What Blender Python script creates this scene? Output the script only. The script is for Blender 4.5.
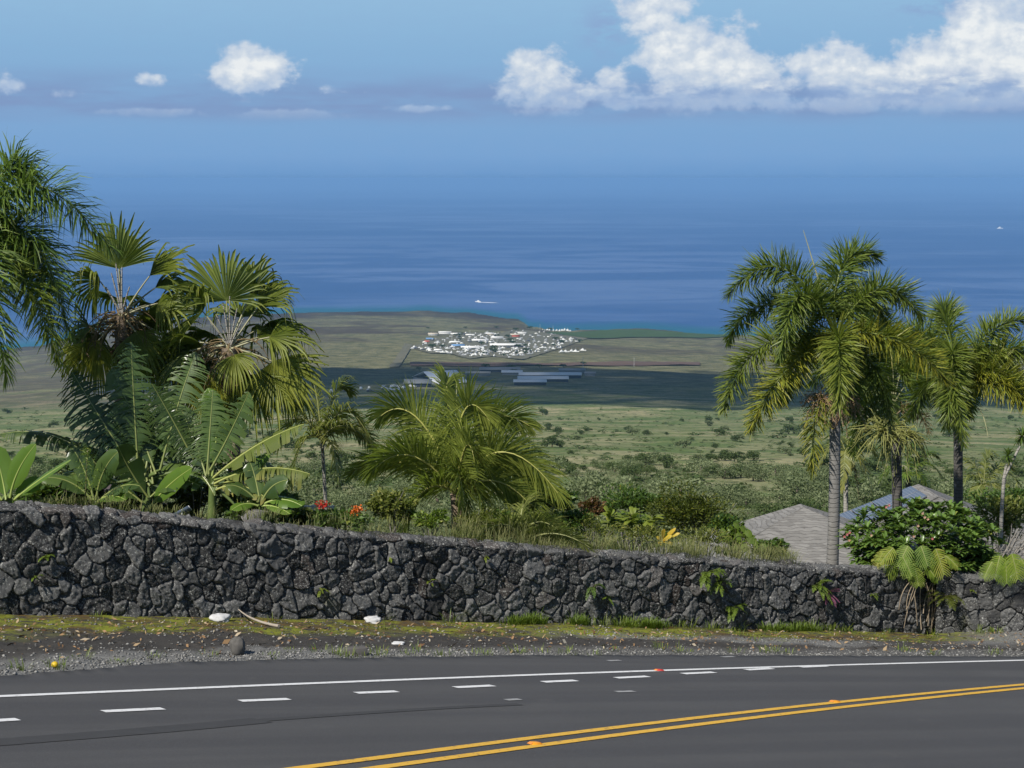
import bpy, math, random
import numpy as np
from mathutils import Vector, Matrix, noise as mnoise

for o in list(bpy.data.objects):
    bpy.data.objects.remove(o)
R = math.radians
rng = np.random.default_rng(7)
random.seed(7)
scene = bpy.context.scene
COL = scene.collection

# ------------------------------------------------------------------ camera
F = 1600.0                      # focal length in pixels of the 1024 px wide frame
PITCH = math.atan(206 / F)
CP, SP = math.cos(PITCH), math.sin(PITCH)
cam_data = bpy.data.cameras.new('camera')
cam_data.sensor_width = 36.0
cam_data.lens = F / 1024 * 36.0
cam_data.clip_start = 0.1
cam_data.clip_end = 400000
cam = bpy.data.objects.new('camera', cam_data)
COL.objects.link(cam)
cam.location = (0, 0, 0)
cam.rotation_euler = (R(90) - PITCH, 0, 0)
scene.camera = cam

# ------------------------------------------------------------------ light and exposure
SUN = Vector((-0.44, -0.53, 0.73)).normalized()        # towards the sun
SUN_EL = math.asin(SUN.z)
SUN_ROT = math.atan2(SUN.x, SUN.y)
sun_data = bpy.data.lights.new('sun', 'SUN')
sun_data.energy = 5.0
sun_data.angle = R(0.53)
sun_data.color = (1.0, 0.95, 0.86)
sun = bpy.data.objects.new('sun', sun_data)
COL.objects.link(sun)
sun.rotation_euler = (-SUN).to_track_quat('-Z', 'Y').to_euler()
scene.view_settings.view_transform = 'Standard'
scene.view_settings.look = 'None'
scene.view_settings.exposure = 0.20
scene.view_settings.gamma = 1.0
scene.view_settings.use_curve_mapping = False
cy = scene.cycles
cy.use_denoising = True
cy.max_bounces = 8
cy.diffuse_bounces = 3
cy.glossy_bounces = 2
cy.transmission_bounces = 4
cy.transparent_max_bounces = 6
cy.volume_bounces = 1
cy.caustics_reflective = False
cy.caustics_refractive = False


class NT:
    """tiny helper to write node trees as expressions"""
    def __init__(self, tree):
        self.t = tree
        self.n = tree.nodes
        self.l = tree.links

    def node(self, kind, **props):
        n = self.n.new(kind)
        for k, v in props.items():
            setattr(n, k, v)
        return n

    def put(self, sock, val):
        if isinstance(val, bpy.types.NodeSocket):
            self.l.new(val, sock)
        elif isinstance(val, (tuple, list)) and sock.type == 'RGBA' and len(val) == 3:
            sock.default_value = (*val, 1)
        else:
            sock.default_value = val

    def m(self, op, a, b=0.0, c=0.0, clamp=False):
        n = self.node('ShaderNodeMath', operation=op, use_clamp=clamp)
        self.put(n.inputs[0], a)
        self.put(n.inputs[1], b)
        if op in ('MULTIPLY_ADD', 'SMOOTH_MAX', 'SMOOTH_MIN', 'WRAP', 'COMPARE'):
            self.put(n.inputs[2], c)
        return n.outputs[0]

    def vm(self, op, a, b=(0, 0, 0)):
        n = self.node('ShaderNodeVectorMath', operation=op)
        self.put(n.inputs[0], a)
        if op == 'SCALE':
            self.put(n.inputs['Scale'], b)
        else:
            self.put(n.inputs[1], b)
        return n.outputs['Value'] if op in ('LENGTH', 'DOT_PRODUCT') else n.outputs[0]

    def mix(self, f, a, b, blend='MIX'):
        n = self.node('ShaderNodeMix', data_type='RGBA', blend_type=blend)
        self.put(n.inputs[0], f)
        self.put(n.inputs[6], a)
        self.put(n.inputs[7], b)
        return n.outputs[2]

    def ramp(self, f, *stops, smooth=False):
        n = self.node('ShaderNodeValToRGB')
        cr = n.color_ramp
        if smooth:
            cr.interpolation = 'EASE'
        while len(cr.elements) < len(stops):
            cr.elements.new(0.5)
        for e, (p, c) in zip(cr.elements, stops):
            e.position = p
            e.color = (c, c, c, 1) if isinstance(c, (int, float)) else (*c, 1)
        self.put(n.inputs[0], f)
        return n.outputs[0]

    def step(self, x, lo, hi):
        n = self.node('ShaderNodeMapRange', interpolation_type='SMOOTHSTEP')
        self.put(n.inputs[0], x)
        self.put(n.inputs[1], lo)
        self.put(n.inputs[2], hi)
        return n.outputs[0]

    def noise(self, vec, scale, detail=4.0, rough=0.55, dist=0.0, dim='3D'):
        n = self.node('ShaderNodeTexNoise', noise_dimensions=dim)
        self.put(n.inputs['Vector'], vec)
        self.put(n.inputs['Scale'], scale)
        self.put(n.inputs['Detail'], detail)
        self.put(n.inputs['Roughness'], rough)
        self.put(n.inputs['Distortion'], dist)
        return n.outputs['Fac']

    def voro(self, vec, scale, feature='F1', out='Distance', rnd=1.0):
        n = self.node('ShaderNodeTexVoronoi', feature=feature)
        self.put(n.inputs['Vector'], vec)
        self.put(n.inputs['Scale'], scale)
        self.put(n.inputs['Randomness'], rnd)
        return n.outputs[out]

    def sep(self, v):
        n = self.node('ShaderNodeSeparateXYZ')
        self.put(n.inputs[0], v)
        return n.outputs

    def comb(self, x, y, z):
        n = self.node('ShaderNodeCombineXYZ')
        for i, q in enumerate((x, y, z)):
            self.put(n.inputs[i], q)
        return n.outputs[0]

    def pos(self):
        return self.node('ShaderNodeNewGeometry').outputs['Position']

    def attr(self, name, out='Color'):
        return self.node('ShaderNodeAttribute', attribute_name=name).outputs[out]

    def bump(self, h, strength=0.5, dist=0.02):
        n = self.node('ShaderNodeBump')
        self.put(n.inputs['Strength'], strength)
        self.put(n.inputs['Distance'], dist)
        self.put(n.inputs['Height'], h)
        return n.outputs[0]


# ------------------------------------------------------------------ sky with clouds on the horizon
world = bpy.data.worlds.new('World')
scene.world = world
world.use_nodes = True
wt = world.node_tree
wt.nodes.clear()
W = NT(wt)
sky = W.node('ShaderNodeTexSky', sky_type='NISHITA')
sky.sun_disc = False
sky.sun_elevation = SUN_EL
sky.sun_rotation = SUN_ROT
sky.altitude = 500
sky.air_density = 1.0
sky.dust_density = 0.3
sky.ozone_density = 3.0
SKY_STRENGTH = 0.072
tc = W.node('ShaderNodeTexCoord').outputs['Generated']
sx, sy, sz = W.sep(tc)
az = W.m('ARCTAN2', sx, sy)
el = W.m('ARCSINE', sz)
# u, v: azimuth and elevation in milliradians
u = W.m('MULTIPLY', az, 1000.0)
v = W.m('MULTIPLY', el, 1000.0)
# the low sky over a tropical sea keeps a clear blue instead of turning white
low = W.ramp(W.m('DIVIDE', v, 400.0), (0.0, (0.136, 0.287, 0.545)), (0.035, (0.176, 0.338, 0.590)), (0.10, (0.200, 0.365, 0.598)), (0.19, (0.225, 0.405, 0.620)), (0.29, (0.275, 0.465, 0.660)), (1.0, (0.30, 0.48, 0.70)))
lowbright = W.vm('SCALE', low, 0.95 / SKY_STRENGTH)
base = W.mix(W.step(v, 110.0, 380.0), lowbright, sky.outputs[0])


def mrad(px, py):
    X, Z = (px - 512) / F, (384 - py) / F
    dx, dy, dz = X, CP + SP * Z, -SP + CP * Z
    l = math.sqrt(dx * dx + dy * dy + dz * dz)
    return math.atan2(dx, dy) * 1000, math.asin(dz / l) * 1000


# cumulus puffs: centre and half sizes in photo pixels, strength
PUFFS = [(250, 68, 42, 25, 1.0), (222, 70, 20, 18, .7), (10, 86, 20, 12, .7), (148, 80, 20, 12, .62), (70, 92, 26, 9, .45),
         (335, 92, 44, 9, .55), (290, 117, 85, 8, .80), (150, 112, 60, 6, .66), (430, 108, 50, 6, .66), (510, 92, 26, 22, .8), (540, 78, 40, 36, .9), (572, 96, 34, 18, .8),
         (612, 78, 20, 16, .75), (648, 10, 42, 30, .95), (700, 62, 62, 40, 1.1), (742, 72, 46, 30, 1.0), (668, 40, 26, 24, .9),
         (640, 102, 70, 12, .66), (720, 100, 90, 16, .75), (832, 68, 54, 26, 1.0), (880, 84, 60, 26, 1.0), (940, 70, 50, 44, 1.0),
         (985, 45, 50, 44, 1.25), (1030, 50, 44, 50, 1.2), (1080, 60, 60, 40, 1.0), (840, 104, 130, 12, .70), (960, 104, 120, 12, .72),
         (560, 112, 110, 8, .5), (1180, 70, 60, 40, 1.0), (-70, 80, 50, 25, .9), (-190, 70, 60, 35, 1.0)]
DARKS = [(640, 96, 60, 9), (700, 92, 40, 8), (765, 88, 22, 10), (600, 92, 40, 8), (900, 92, 60, 8), (960, 82, 40, 10), (1000, 86, 50, 10), (830, 92, 30, 8), (605, 30, 22, 22), (930, 6, 34, 9)]


def blobfield(uu, vv, blobs, signed=False):
    acc = None
    for b in blobs:
        px, py, ax, ay = b[:4]
        s = b[4] if len(b) > 4 else 1.0
        cu, cv = mrad(px, py)
        du = W.m('MULTIPLY', W.m('SUBTRACT', uu, cu), F / 1000 / ax)
        dv = W.m('MULTIPLY', W.m('SUBTRACT', vv, cv), F / 1000 / ay)
        d2 = W.m('MULTIPLY_ADD', du, du, W.m('MULTIPLY', dv, dv))
        e = W.m('MULTIPLY', W.m('EXPONENT', W.m('MULTIPLY', d2, -0.9)), s)
        acc = e if acc is None else W.m('MAXIMUM', acc, e) if signed else W.m('SMOOTH_MAX', acc, e, 0.15)
    return acc


def cloud_noise(uu, vv):
    p = W.comb(W.m('MULTIPLY', uu, 0.034), W.m('MULTIPLY', vv, 0.046), 3.7)
    a = W.noise(p, 1.0, 9.0, 0.62, 0.15)
    n = W.node('ShaderNodeTexVoronoi', feature='SMOOTH_F1')
    W.put(n.inputs['Vector'], p)
    W.put(n.inputs['Scale'], 2.8)
    n.inputs['Smoothness'].default_value = 0.6
    n.inputs['Detail'].default_value = 2.0
    return W.m('ADD', a, W.m('MULTIPLY', n.outputs['Distance'], -0.17))


def density(uu, vv):
    f = blobfield(uu, vv, PUFFS)
    n = cloud_noise(uu, vv)
    d = W.m('ADD', W.m('MULTIPLY', f, 1.0), W.m('MULTIPLY', W.m('SUBTRACT', n, 0.36), 1.25))
    return d


d0 = density(u, v)
n1 = cloud_noise(W.m('ADD', u, -4.0), W.m('ADD', v, 4.5))
n0 = cloud_noise(u, v)
relief = W.m('SUBTRACT', n0, n1)
base_v = mrad(512, 117)[1]
basefade = W.m('MULTIPLY', W.step(v, base_v - 4.0, base_v + 7.0), W.m('MULTIPLY_ADD', W.step(v, base_v, base_v + 16.0), 0.35, 0.65))
cov = W.m('MULTIPLY', W.step(d0, 0.34, 0.62), basefade)
cov = W.m('MULTIPLY', cov, 0.95)
hgt = W.step(v, base_v, base_v + 32)
lit = W.m('ADD', W.m('MULTIPLY_ADD', hgt, 0.62, 0.24), W.m('MULTIPLY', relief, 1.3), clamp=True)  # cloud shading painted into the sky: paler tops, relief from offset noise
lit = W.m('MULTIPLY', lit, W.m('MULTIPLY_ADD', W.step(d0, .4, 1.15), 0.45, 0.6), clamp=True)
ccol = W.ramp(lit, (0.0, (0.30, 0.42, 0.62)), (0.35, (0.38, 0.48, 0.63)), (0.68, (0.56, 0.62, 0.69)), (1.0, (0.76, 0.78, 0.78)))
dk = W.m('MULTIPLY', blobfield(u, v, DARKS), W.step(W.noise(W.comb(W.m('MULTIPLY', u, 0.05), W.m('MULTIPLY', v, 0.13), 9.0), 1.0, 5, .6), 0.36, 0.62))
# broad grey-blue veil along the cloud base
veil_n = W.noise(W.comb(W.m('MULTIPLY', u, 0.012), W.m('MULTIPLY', v, 0.07), 1.0), 1.0, 4, 0.55)
veil_v = W.m('MULTIPLY', W.step(v, base_v - 8, base_v + 6), W.m('SUBTRACT', 1.0, W.step(v, base_v + 10, base_v + 34)))
veil = W.m('MULTIPLY', veil_v, W.m('MULTIPLY_ADD', W.step(veil_n, .30, .62), 0.75, 0.25))
skyc = W.mix(W.m('MULTIPLY', veil, 0.9), base, tuple(c / SKY_STRENGTH for c in (0.186, 0.272, 0.470)))
skyc = W.mix(cov, skyc, W.vm('SCALE', ccol, 1.0 / SKY_STRENGTH))
skyc = W.mix(W.m('MULTIPLY', dk, 0.85), skyc, tuple(c / SKY_STRENGTH for c in (0.225, 0.335, 0.545)))
# below the horizon
skyc = W.mix(W.step(v, -6.0, -1.0), tuple(c / SKY_STRENGTH for c in (0.08, 0.18, 0.42)), skyc)
bg = W.node('ShaderNodeBackground')
W.put(bg.inputs[0], skyc)
bg.inputs[1].default_value = SKY_STRENGTH
bg0 = W.node('ShaderNodeBackground')
W.put(bg0.inputs[0], base)
bg0.inputs[1].default_value = SKY_STRENGTH
# clouds stand only in the low western sky
inband = W.m('MULTIPLY', W.m('LESS_THAN', W.m('ABSOLUTE', W.m('SUBTRACT', v, 55.0)), 75.0), W.m('LESS_THAN', W.m('ABSOLUTE', u), 620.0))
wm = W.node('ShaderNodeMixShader')
W.put(wm.inputs[0], inband)
wt.links.new(bg0.outputs[0], wm.inputs[1])
wt.links.new(bg.outputs[0], wm.inputs[2])
wo = W.node('ShaderNodeOutputWorld')
wt.links.new(wm.outputs[0], wo.inputs[0])
world.cycles.sampling_method = 'MANUAL'
world.cycles.sample_map_resolution = 512

# ------------------------------------------------------------------ geometry helpers


def ray(px, py):
    X, Z = (px - 512) / F, (384 - py) / F
    return np.array((X, CP + SP * Z, -SP + CP * Z))


def at(px, py, Y):
    d = ray(px, py)
    return d * (Y / d[1])


def slope_of(py):
    d = ray(512, py)
    return -d[2] / d[1]


# road plane z = PC + PA x + PB y
PA, PB, PC = -0.0708, -0.1884, -2.26


def on_road(px, py, lift=0.0):
    d = ray(px, py)
    t = (PC + lift) / (d[2] - PA * d[0] - PB * d[1])
    return d * t


def plane_z(x, y):
    return PC + PA * x + PB * y


def lerp_px(pts, x):
    p = np.array(pts, float)
    return np.interp(x, p[:, 0], p[:, 1])


def vnoise(x, y, seed=0):
    """2-D value noise, vectorised, in 0..1"""
    xi, yi = np.floor(x).astype(np.int64), np.floor(y).astype(np.int64)
    fx, fy = x - xi, y - yi
    fx, fy = fx * fx * (3 - 2 * fx), fy * fy * (3 - 2 * fy)

    def h(a, b):
        n = (a * 374761393 + b * 668265263 + seed * 144665) & 0x7fffffff
        n = ((n ^ (n >> 13)) * 1274126177) & 0x7fffffff
        n = n ^ (n >> 16)
        return (n & 0xffff) / 65535.0
    return (h(xi, yi) * (1 - fx) + h(xi + 1, yi) * fx) * (1 - fy) + (h(xi, yi + 1) * (1 - fx) + h(xi + 1, yi + 1) * fx) * fy


def fbm(x, y, octs=4, seed=0, gain=0.5):
    s, a, t = 0.0, 1.0, 0.0
    for k in range(octs):
        s = s + a * vnoise(x * 2 ** k + 17.3 * k, y * 2 ** k - 9.1 * k, seed + k)
        t += a
        a *= gain
    return s / t


def unit(a):
    a = np.asarray(a, float)
    return a / np.maximum(np.linalg.norm(a, axis=-1, keepdims=True), 1e-9)


def tag(o, label=None, cat=None, group=None, kind=None):
    for k, val in (('label', label), ('category', cat), ('group', group), ('kind', kind)):
        if val:
            o[k] = val
    return o


def empty(name, loc, label=None, cat=None, group=None):
    o = bpy.data.objects.new(name, None)
    COL.objects.link(o)
    o.location = tuple(float(q) for q in loc)
    o.empty_display_size = 0.2
    return tag(o, label, cat, group)


class MB:
    """collects quads and triangles; build() links them as ONE mesh object"""
    def __init__(self):
        self.v, self.q, self.t, self.c, self.n = [], [], [], [], 0
        self.qm, self.tm = [], []

    def add(self, v, quads=None, tris=None, col=(0.5, 0, 0, 1), mat=0):
        v = np.asarray(v, float).reshape(-1, 3)
        c = np.asarray(col, float)
        if c.ndim == 1:
            c = np.tile(c, (len(v), 1))
        if c.shape[1] == 3:
            c = np.hstack([c, np.ones((len(c), 1))])
        if quads is not None and len(quads):
            qq = np.asarray(quads, int) + self.n
            self.q.append(qq)
            self.qm.append(np.full(len(qq), mat))
        if tris is not None and len(tris):
            tt = np.asarray(tris, int) + self.n
            self.t.append(tt)
            self.tm.append(np.full(len(tt), mat))
        self.v.append(v)
        self.c.append(c)
        self.n += len(v)

    def grid(self, P, col=(0.5, 0, 0, 1), mat=0, closed=False):
        """P: (rows, cols, 3); closed joins the last column to the first"""
        P = np.asarray(P, float)
        r, c = P.shape[:2]
        idx = np.arange(r * c).reshape(r, c)
        if closed:
            idx = np.hstack([idx, idx[:, :1]])
        q = np.stack([idx[:-1, :-1], idx[:-1, 1:], idx[1:, 1:], idx[1:, :-1]], -1).reshape(-1, 4)
        cc = np.asarray(col, float)
        if cc.ndim == 3:
            cc = cc.reshape(-1, cc.shape[-1])
        self.add(P.reshape(-1, 3), quads=q, col=cc, mat=mat)

    def tube(self, path, rad, sides=6, col=(0.5, 0, 1, 1), cap=True, mat=0):
        path = np.asarray(path, float)
        n = len(path)
        rad = np.broadcast_to(np.asarray(rad, float), (n,))
        T = unit(np.gradient(path, axis=0))
        ref = np.array((0.0, 0.0, 1.0)) if abs(T[:, 2]).mean() < 0.8 else np.array((1.0, 0.0, 0.0))
        A = unit(np.cross(T, ref))
        B = np.cross(T, A)
        an = np.linspace(0, 2 * np.pi, sides, endpoint=False)
        ring = path[:, None] + rad[:, None, None] * (np.cos(an)[None, :, None] * A[:, None] + np.sin(an)[None, :, None] * B[:, None])
        s = self.n
        self.grid(ring, col, mat, closed=True)
        if cap:
            for k, e in ((0, 0), (n - 1, 1)):
                base_i = k * sides
                c0 = path[k]
                vs = np.vstack([ring[k], c0[None]])
                tri = [(i, (i + 1) % sides, sides) if e else ((i + 1) % sides, i, sides) for i in range(sides)]
                cc = col if np.asarray(col).ndim == 1 else np.asarray(col).reshape(-1, np.asarray(col).shape[-1])[0]
                self.add(vs, tris=tri, col=cc, mat=mat)

    def box(self, lo, hi, col=(0.5, 0, 0, 1), M=None, mat=0):
        x0, y0, z0 = lo
        x1, y1, z1 = hi
        v = np.array([(x0, y0, z0), (x1, y0, z0), (x1, y1, z0), (x0, y1, z0), (x0, y0, z1), (x1, y0, z1), (x1, y1, z1), (x0, y1, z1)], float)
        if M is not None:
            v = v @ np.asarray(M)[:3, :3].T + np.asarray(M)[:3, 3]
        q = [(0, 3, 2, 1), (4, 5, 6, 7), (0, 1, 5, 4), (1, 2, 6, 5), (2, 3, 7, 6), (3, 0, 4, 7)]
        self.add(v, quads=q, col=col, mat=mat)

    def build(self, name, mats, parent=None, smooth=False, origin=None):
        v = np.vstack(self.v)
        if parent is not None and origin is None:
            origin = np.array(parent.matrix_basis.translation) if parent.parent is None else np.array(parent.parent.matrix_basis.translation)
        if origin is not None:
            v = v - np.asarray(origin, float)
        me = bpy.data.meshes.new(name)
        q = np.vstack(self.q) if self.q else np.zeros((0, 4), int)
        t = np.vstack(self.t) if self.t else np.zeros((0, 3), int)
        nq, nt = len(q), len(t)
        me.vertices.add(len(v))
        me.vertices.foreach_set('co', v.astype(np.float32).ravel())
        me.loops.add(nq * 4 + nt * 3)
        me.loops.foreach_set('vertex_index', np.concatenate([q.ravel(), t.ravel()]).astype(np.int32))
        me.polygons.add(nq + nt)
        st = np.concatenate([np.arange(nq) * 4, nq * 4 + np.arange(nt) * 3]).astype(np.int32)
        me.polygons.foreach_set('loop_start', st)
        mi = np.concatenate(self.qm + self.tm).astype(np.int32)
        me.polygons.foreach_set('material_index', mi)
        if smooth:
            me.polygons.foreach_set('use_smooth', np.ones(nq + nt, bool))
        ca = me.color_attributes.new('tint', 'FLOAT_COLOR', 'POINT')
        ca.data.foreach_set('color', np.vstack(self.c).astype(np.float32).ravel())
        for m_ in (mats if isinstance(mats, (list, tuple)) else [mats]):
            me.materials.append(m_)
        me.update()
        me.validate()
        o = bpy.data.objects.new(name, me)
        COL.objects.link(o)
        if parent is not None:
            o.parent = parent
        elif origin is not None:
            o.location = tuple(float(z) for z in origin)
        return o


def new_mat(name):
    m_ = bpy.data.materials.new(name)
    m_.use_nodes = True
    m_.node_tree.nodes.clear()
    return m_, NT(m_.node_tree)


def finish(nt, shader, disp=None):
    out = nt.node('ShaderNodeOutputMaterial')
    nt.l.new(shader, out.inputs[0])


def principled(nt, color, rough=0.7, spec=0.3, normal=None, metal=0.0):
    b = nt.node('ShaderNodeBsdfPrincipled')
    nt.put(b.inputs['Base Color'], color)
    nt.put(b.inputs['Roughness'], rough)
    nt.put(b.inputs['Specular IOR Level'], spec)
    nt.put(b.inputs['Metallic'], metal)
    if normal is not None:
        nt.put(b.inputs['Normal'], normal)
    return b.outputs[0]


def plain(name, color, rough=0.7, spec=0.3, vary=0.15, scale=6.0, metal=0.0):
    m_, t = new_mat(name)
    n = t.noise(t.pos(), scale, 4)
    c = t.mix(n, tuple(q * (1 - vary) for q in color), tuple(min(1, q * (1 + vary)) for q in color))
    finish(t, principled(t, c, rough, spec, None, metal))
    return m_


def leaf_mat(name, dark, light, yellow=(0.30, 0.27, 0.03), stem=(0.16, 0.17, 0.05), trans=0.35, rough=0.45, spec=0.35):
    """tint attribute: R random per leaflet, G yellowing, B stem"""
    m_, t = new_mat(name)
    sc = t.node('ShaderNodeSeparateColor')
    t.put(sc.inputs[0], t.attr('tint'))
    n = t.noise(t.pos(), 3.0, 3)
    f = t.m('ADD', t.m('MULTIPLY', sc.outputs[0], 0.75), t.m('MULTIPLY_ADD', n, 0.5, -0.13), clamp=True)
    c = t.mix(f, dark, light)
    c = t.mix(sc.outputs[1], c, yellow)
    c = t.mix(sc.outputs[2], c, stem)
    p = principled(t, c, rough, spec)
    tr = t.node('ShaderNodeBsdfTranslucent')
    t.put(tr.inputs[0], t.mix(0.5, c, (0.20, 0.30, 0.02), 'MIX'))
    mx = t.node('ShaderNodeMixShader')
    t.put(mx.inputs[0], t.m('MULTIPLY', t.m('SUBTRACT', 1.0, sc.outputs[2]), trans))
    t.l.new(p, mx.inputs[1])
    t.l.new(tr.outputs[0], mx.inputs[2])
    finish(t, mx.outputs[0])
    return m_
# ------------------------------------------------------------------ terrain, sea, haze
E = 500.0                                       # height of the eye above the sea
WALL_BASE = [(-650, 606), (-300, 611), (0, 615), (250, 618), (500, 623), (700, 628), (850, 632), (935, 634), (1024, 632), (1300, 628), (1520, 626)]
WALL_TOP = [(-650, 468), (-300, 488), (0, 506), (110, 514), (250, 526), (400, 538), (500, 546), (600, 554), (700, 560), (850, 569), (935, 572), (1024, 583), (1300, 604), (1520, 606)]
WL, WRT = np.array((-6.57, 20.0)), np.array((9.55, 29.0))


def wall_depth(px):
    """depth of the wall seen at column px: a straight wall that turns a little after px 935"""
    k = (px - 512) / F / 0.9725
    d = WRT - WL
    # WL + s d = (k Y, Y)
    def Y(kk):
        s = (kk * WL[1] - WL[0]) / (d[0] - kk * d[1])
        return WL[1] + s * d[1]
    k0 = (935 - 512) / F / 0.9725
    y0 = Y(k0)
    return np.where(px <= 935, Y(np.minimum(k, k0)), y0 - 0.35 - (px - 935) * 0.004)


R_S = [25, 45, 60, 100, 150, 300, 600, 1200, 2000, 3000, 4000, 5118, 5600, 8000]
S_S = [0.275, .268, .255, .232, .212, .186, .168, .152, .1355, .1215, .1095, E / 5118, .0921, .0650]
COAST = [(-900, 352), (-200, 350), (0, 344), (50, 339), (120, 322), (220, 314), (300, 311.5), (420, 311), (480, 314), (520, 320), (528, 327), (560, 330.5), (600, 330), (640, 328), (700, 333.5), (745, 334), (800, 331), (860, 333), (950, 338), (1024, 344), (1300, 346), (2000, 350)]


def coast_r(azi):
    px = 512 + F * 0.972 * np.tan(azi)
    py = lerp_px(COAST, px) + (fbm(px * 0.06, px * 0 + 3.0, 4, 5) - 0.5) * 3.0
    Z = (384 - py) / F
    s = (SP - CP * Z) / (CP + SP * Z)
    return E / s


AZT = np.linspace(-.95, .95, 6000)
RCT = coast_r(AZT)
RCS = sum(coast_r(AZT + q) for q in (-.10, -.07, -.045, -.025, 0, .025, .045, .07, .10)) / 9


def terrain_z(azi, r):
    azi, r = np.broadcast_arrays(np.asarray(azi, float), np.asarray(r, float))
    y = r                                                     # profile by forward distance
    rc_s = np.interp(azi, AZT, RCS)
    rc_t = np.interp(azi, AZT, RCT)
    wt_ = np.clip((r / rc_t - 0.90) / 0.09, 0, 1)
    wt_ = wt_ * wt_ * (3 - 2 * wt_)
    rc = rc_s * (1 - wt_) + rc_t * wt_
    w = np.clip((r - 1500) / 3000, 0, 1)
    w = w * w * (3 - 2 * w)
    re = r * (1 - w) + r * 5118 / rc * w
    s = np.interp(np.log(np.maximum(re, 25)), np.log(R_S), S_S)
    z = -s * re
    x, yy = r * np.sin(azi), r * np.cos(azi)
    amp = np.clip((r - 40) / 400, 0, 1) * 5.0 * np.clip((5200 - re) / 1500, 0.12, 1)
    z = z + (fbm(x * 0.012, yy * 0.012, 4, 11) - 0.5) * amp
    z = np.where((re > 4300) & (re < 5118), np.maximum(z, -E + 1.5), z)
    return z


def on_terrain(px, py, lift=0.0):
    d = ray(px, py)
    h = math.hypot(d[0], d[1])
    azi = math.atan2(d[0], d[1])
    rr = np.geomspace(40, 9000, 2200)
    f = rr * d[2] / h - terrain_z(azi, rr)
    hit = np.where(f < 0)[0]
    r = rr[hit[0]] if len(hit) else 9000.0
    return np.array((math.sin(azi) * r, math.cos(azi) * r, float(terrain_z(azi, r)) + lift))


azs = np.linspace(R(-44), R(44), 441)
rings = np.concatenate([np.geomspace(60, 3600, 150), np.linspace(3620, 6600, 150)])
A2, R2 = np.meshgrid(azs, rings)
Z2 = terrain_z(A2, R2)
far = np.stack([R2 * np.sin(A2), R2 * np.cos(A2), Z2], -1)
# inner rings: garden bank from behind the wall down to the slope
pxs = np.clip(512 + F * 0.972 * np.tan(azs), -650, 1520)
wd = wall_depth(pxs) + 0.35
wtop = lerp_px(WALL_TOP, pxs)
wr = wd / np.cos(azs)
wz = np.array([at(p, t, d)[2] for p, t, d in zip(pxs, wtop, wd)]) - 0.22
inner = []
NIN = 40
for k in range(NIN):
    f = k / NIN
    r = wr * (60 / wr) ** f
    s = f * f * (3 - 2 * f)
    zl = terrain_z(azs, np.full_like(azs, 60.0))
    z = wz * (1 - s) + zl * s - 0.9 * np.sin(np.pi * np.clip(f * 1.1, 0, 1)) * (0.3 + 0.7 * f)
    z = z + (fbm(r * np.sin(azs) * 0.6, r * np.cos(azs) * 0.6, 3, 3) - 0.5) * 0.35 * min(1, k / 4)
    inner.append(np.stack([r * np.sin(azs), r * np.cos(azs), z], -1))
inner = np.array(inner)
terr = np.concatenate([inner, far], 0)
INNER_R = np.hypot(inner[..., 0], inner[..., 1])


def garden_z(x, y):
    azi = math.atan2(x, y)
    r = math.hypot(x, y)
    if r >= 60:
        return float(terrain_z(azi, r))
    i = int(np.clip(np.searchsorted(azs, azi), 0, len(azs) - 1))
    return float(np.interp(r, INNER_R[:, i], inner[:, i, 2]))


mt, t = new_mat('hillside')
P = t.pos()
px_, py_, pz_ = t.sep(P)
flat = t.comb(px_, py_, 0.0)
dist = t.vm('LENGTH', flat)
big = t.noise(flat, 0.0032, 5, 0.6, 0.6)
mid = t.noise(flat, 0.022, 6, 0.66, 0.3)
fine = t.noise(flat, 0.17, 6, 0.78)
grass = t.mix(t.step(mid, 0.40, 0.60), (0.115, 0.150, 0.052), (0.330, 0.290, 0.170))
grass = t.mix(t.step(big, 0.40, 0.62), t.mix(0.6, grass, (0.080, 0.128, 0.042)), grass)
grass = t.mix(t.m('MULTIPLY', t.step(fine, 0.50, 0.60), 0.80), grass, (0.030, 0.050, 0.020))
# old lava shows as dark brown-grey ground on the lower plain
lava = t.step(t.noise(flat, 0.0021, 6, 0.62, 0.8), 0.44, 0.60)
lavaband = t.m('MULTIPLY', t.step(dist, 3400.0, 4300.0), lava)
plainc = t.mix(t.step(mid, 0.35, 0.65), (0.092, 0.098, 0.048), (0.215, 0.198, 0.108))
plainc = t.mix(t.m('MULTIPLY', t.step(fine, 0.48, 0.60), 0.75), plainc, (0.050, 0.058, 0.030))
c = t.mix(t.step(dist, 1700.0, 3000.0), grass, plainc)
c = t.mix(t.m('MULTIPLY', lavaband, 0.85), c, (0.060, 0.045, 0.036))
# the far left plain is darker, bare lava
leftlava = t.m('MULTIPLY', t.step(t.m('DIVIDE', px_, py_), -0.10, -0.19), t.m('MULTIPLY', t.step(dist, 1500.0, 2300.0), t.step(t.noise(t.comb(px_, t.m('MULTIPLY', py_, 1.0), 5.0), 0.0035, 5, .6, .5), 0.34, 0.58)))
c = t.mix(t.m('MULTIPLY', leftlava, 0.75), c, (0.075, 0.060, 0.048))
# bare black lava along the headland's shore
shl = t.node('ShaderNodeSeparateColor')
t.put(shl.inputs[0], t.attr('tint'))
c = t.mix(t.m('MULTIPLY', shl.outputs[0], t.step(t.noise(flat, 0.005, 5, .65), 0.36, 0.54)), c, (0.042, 0.035, 0.032))
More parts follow.
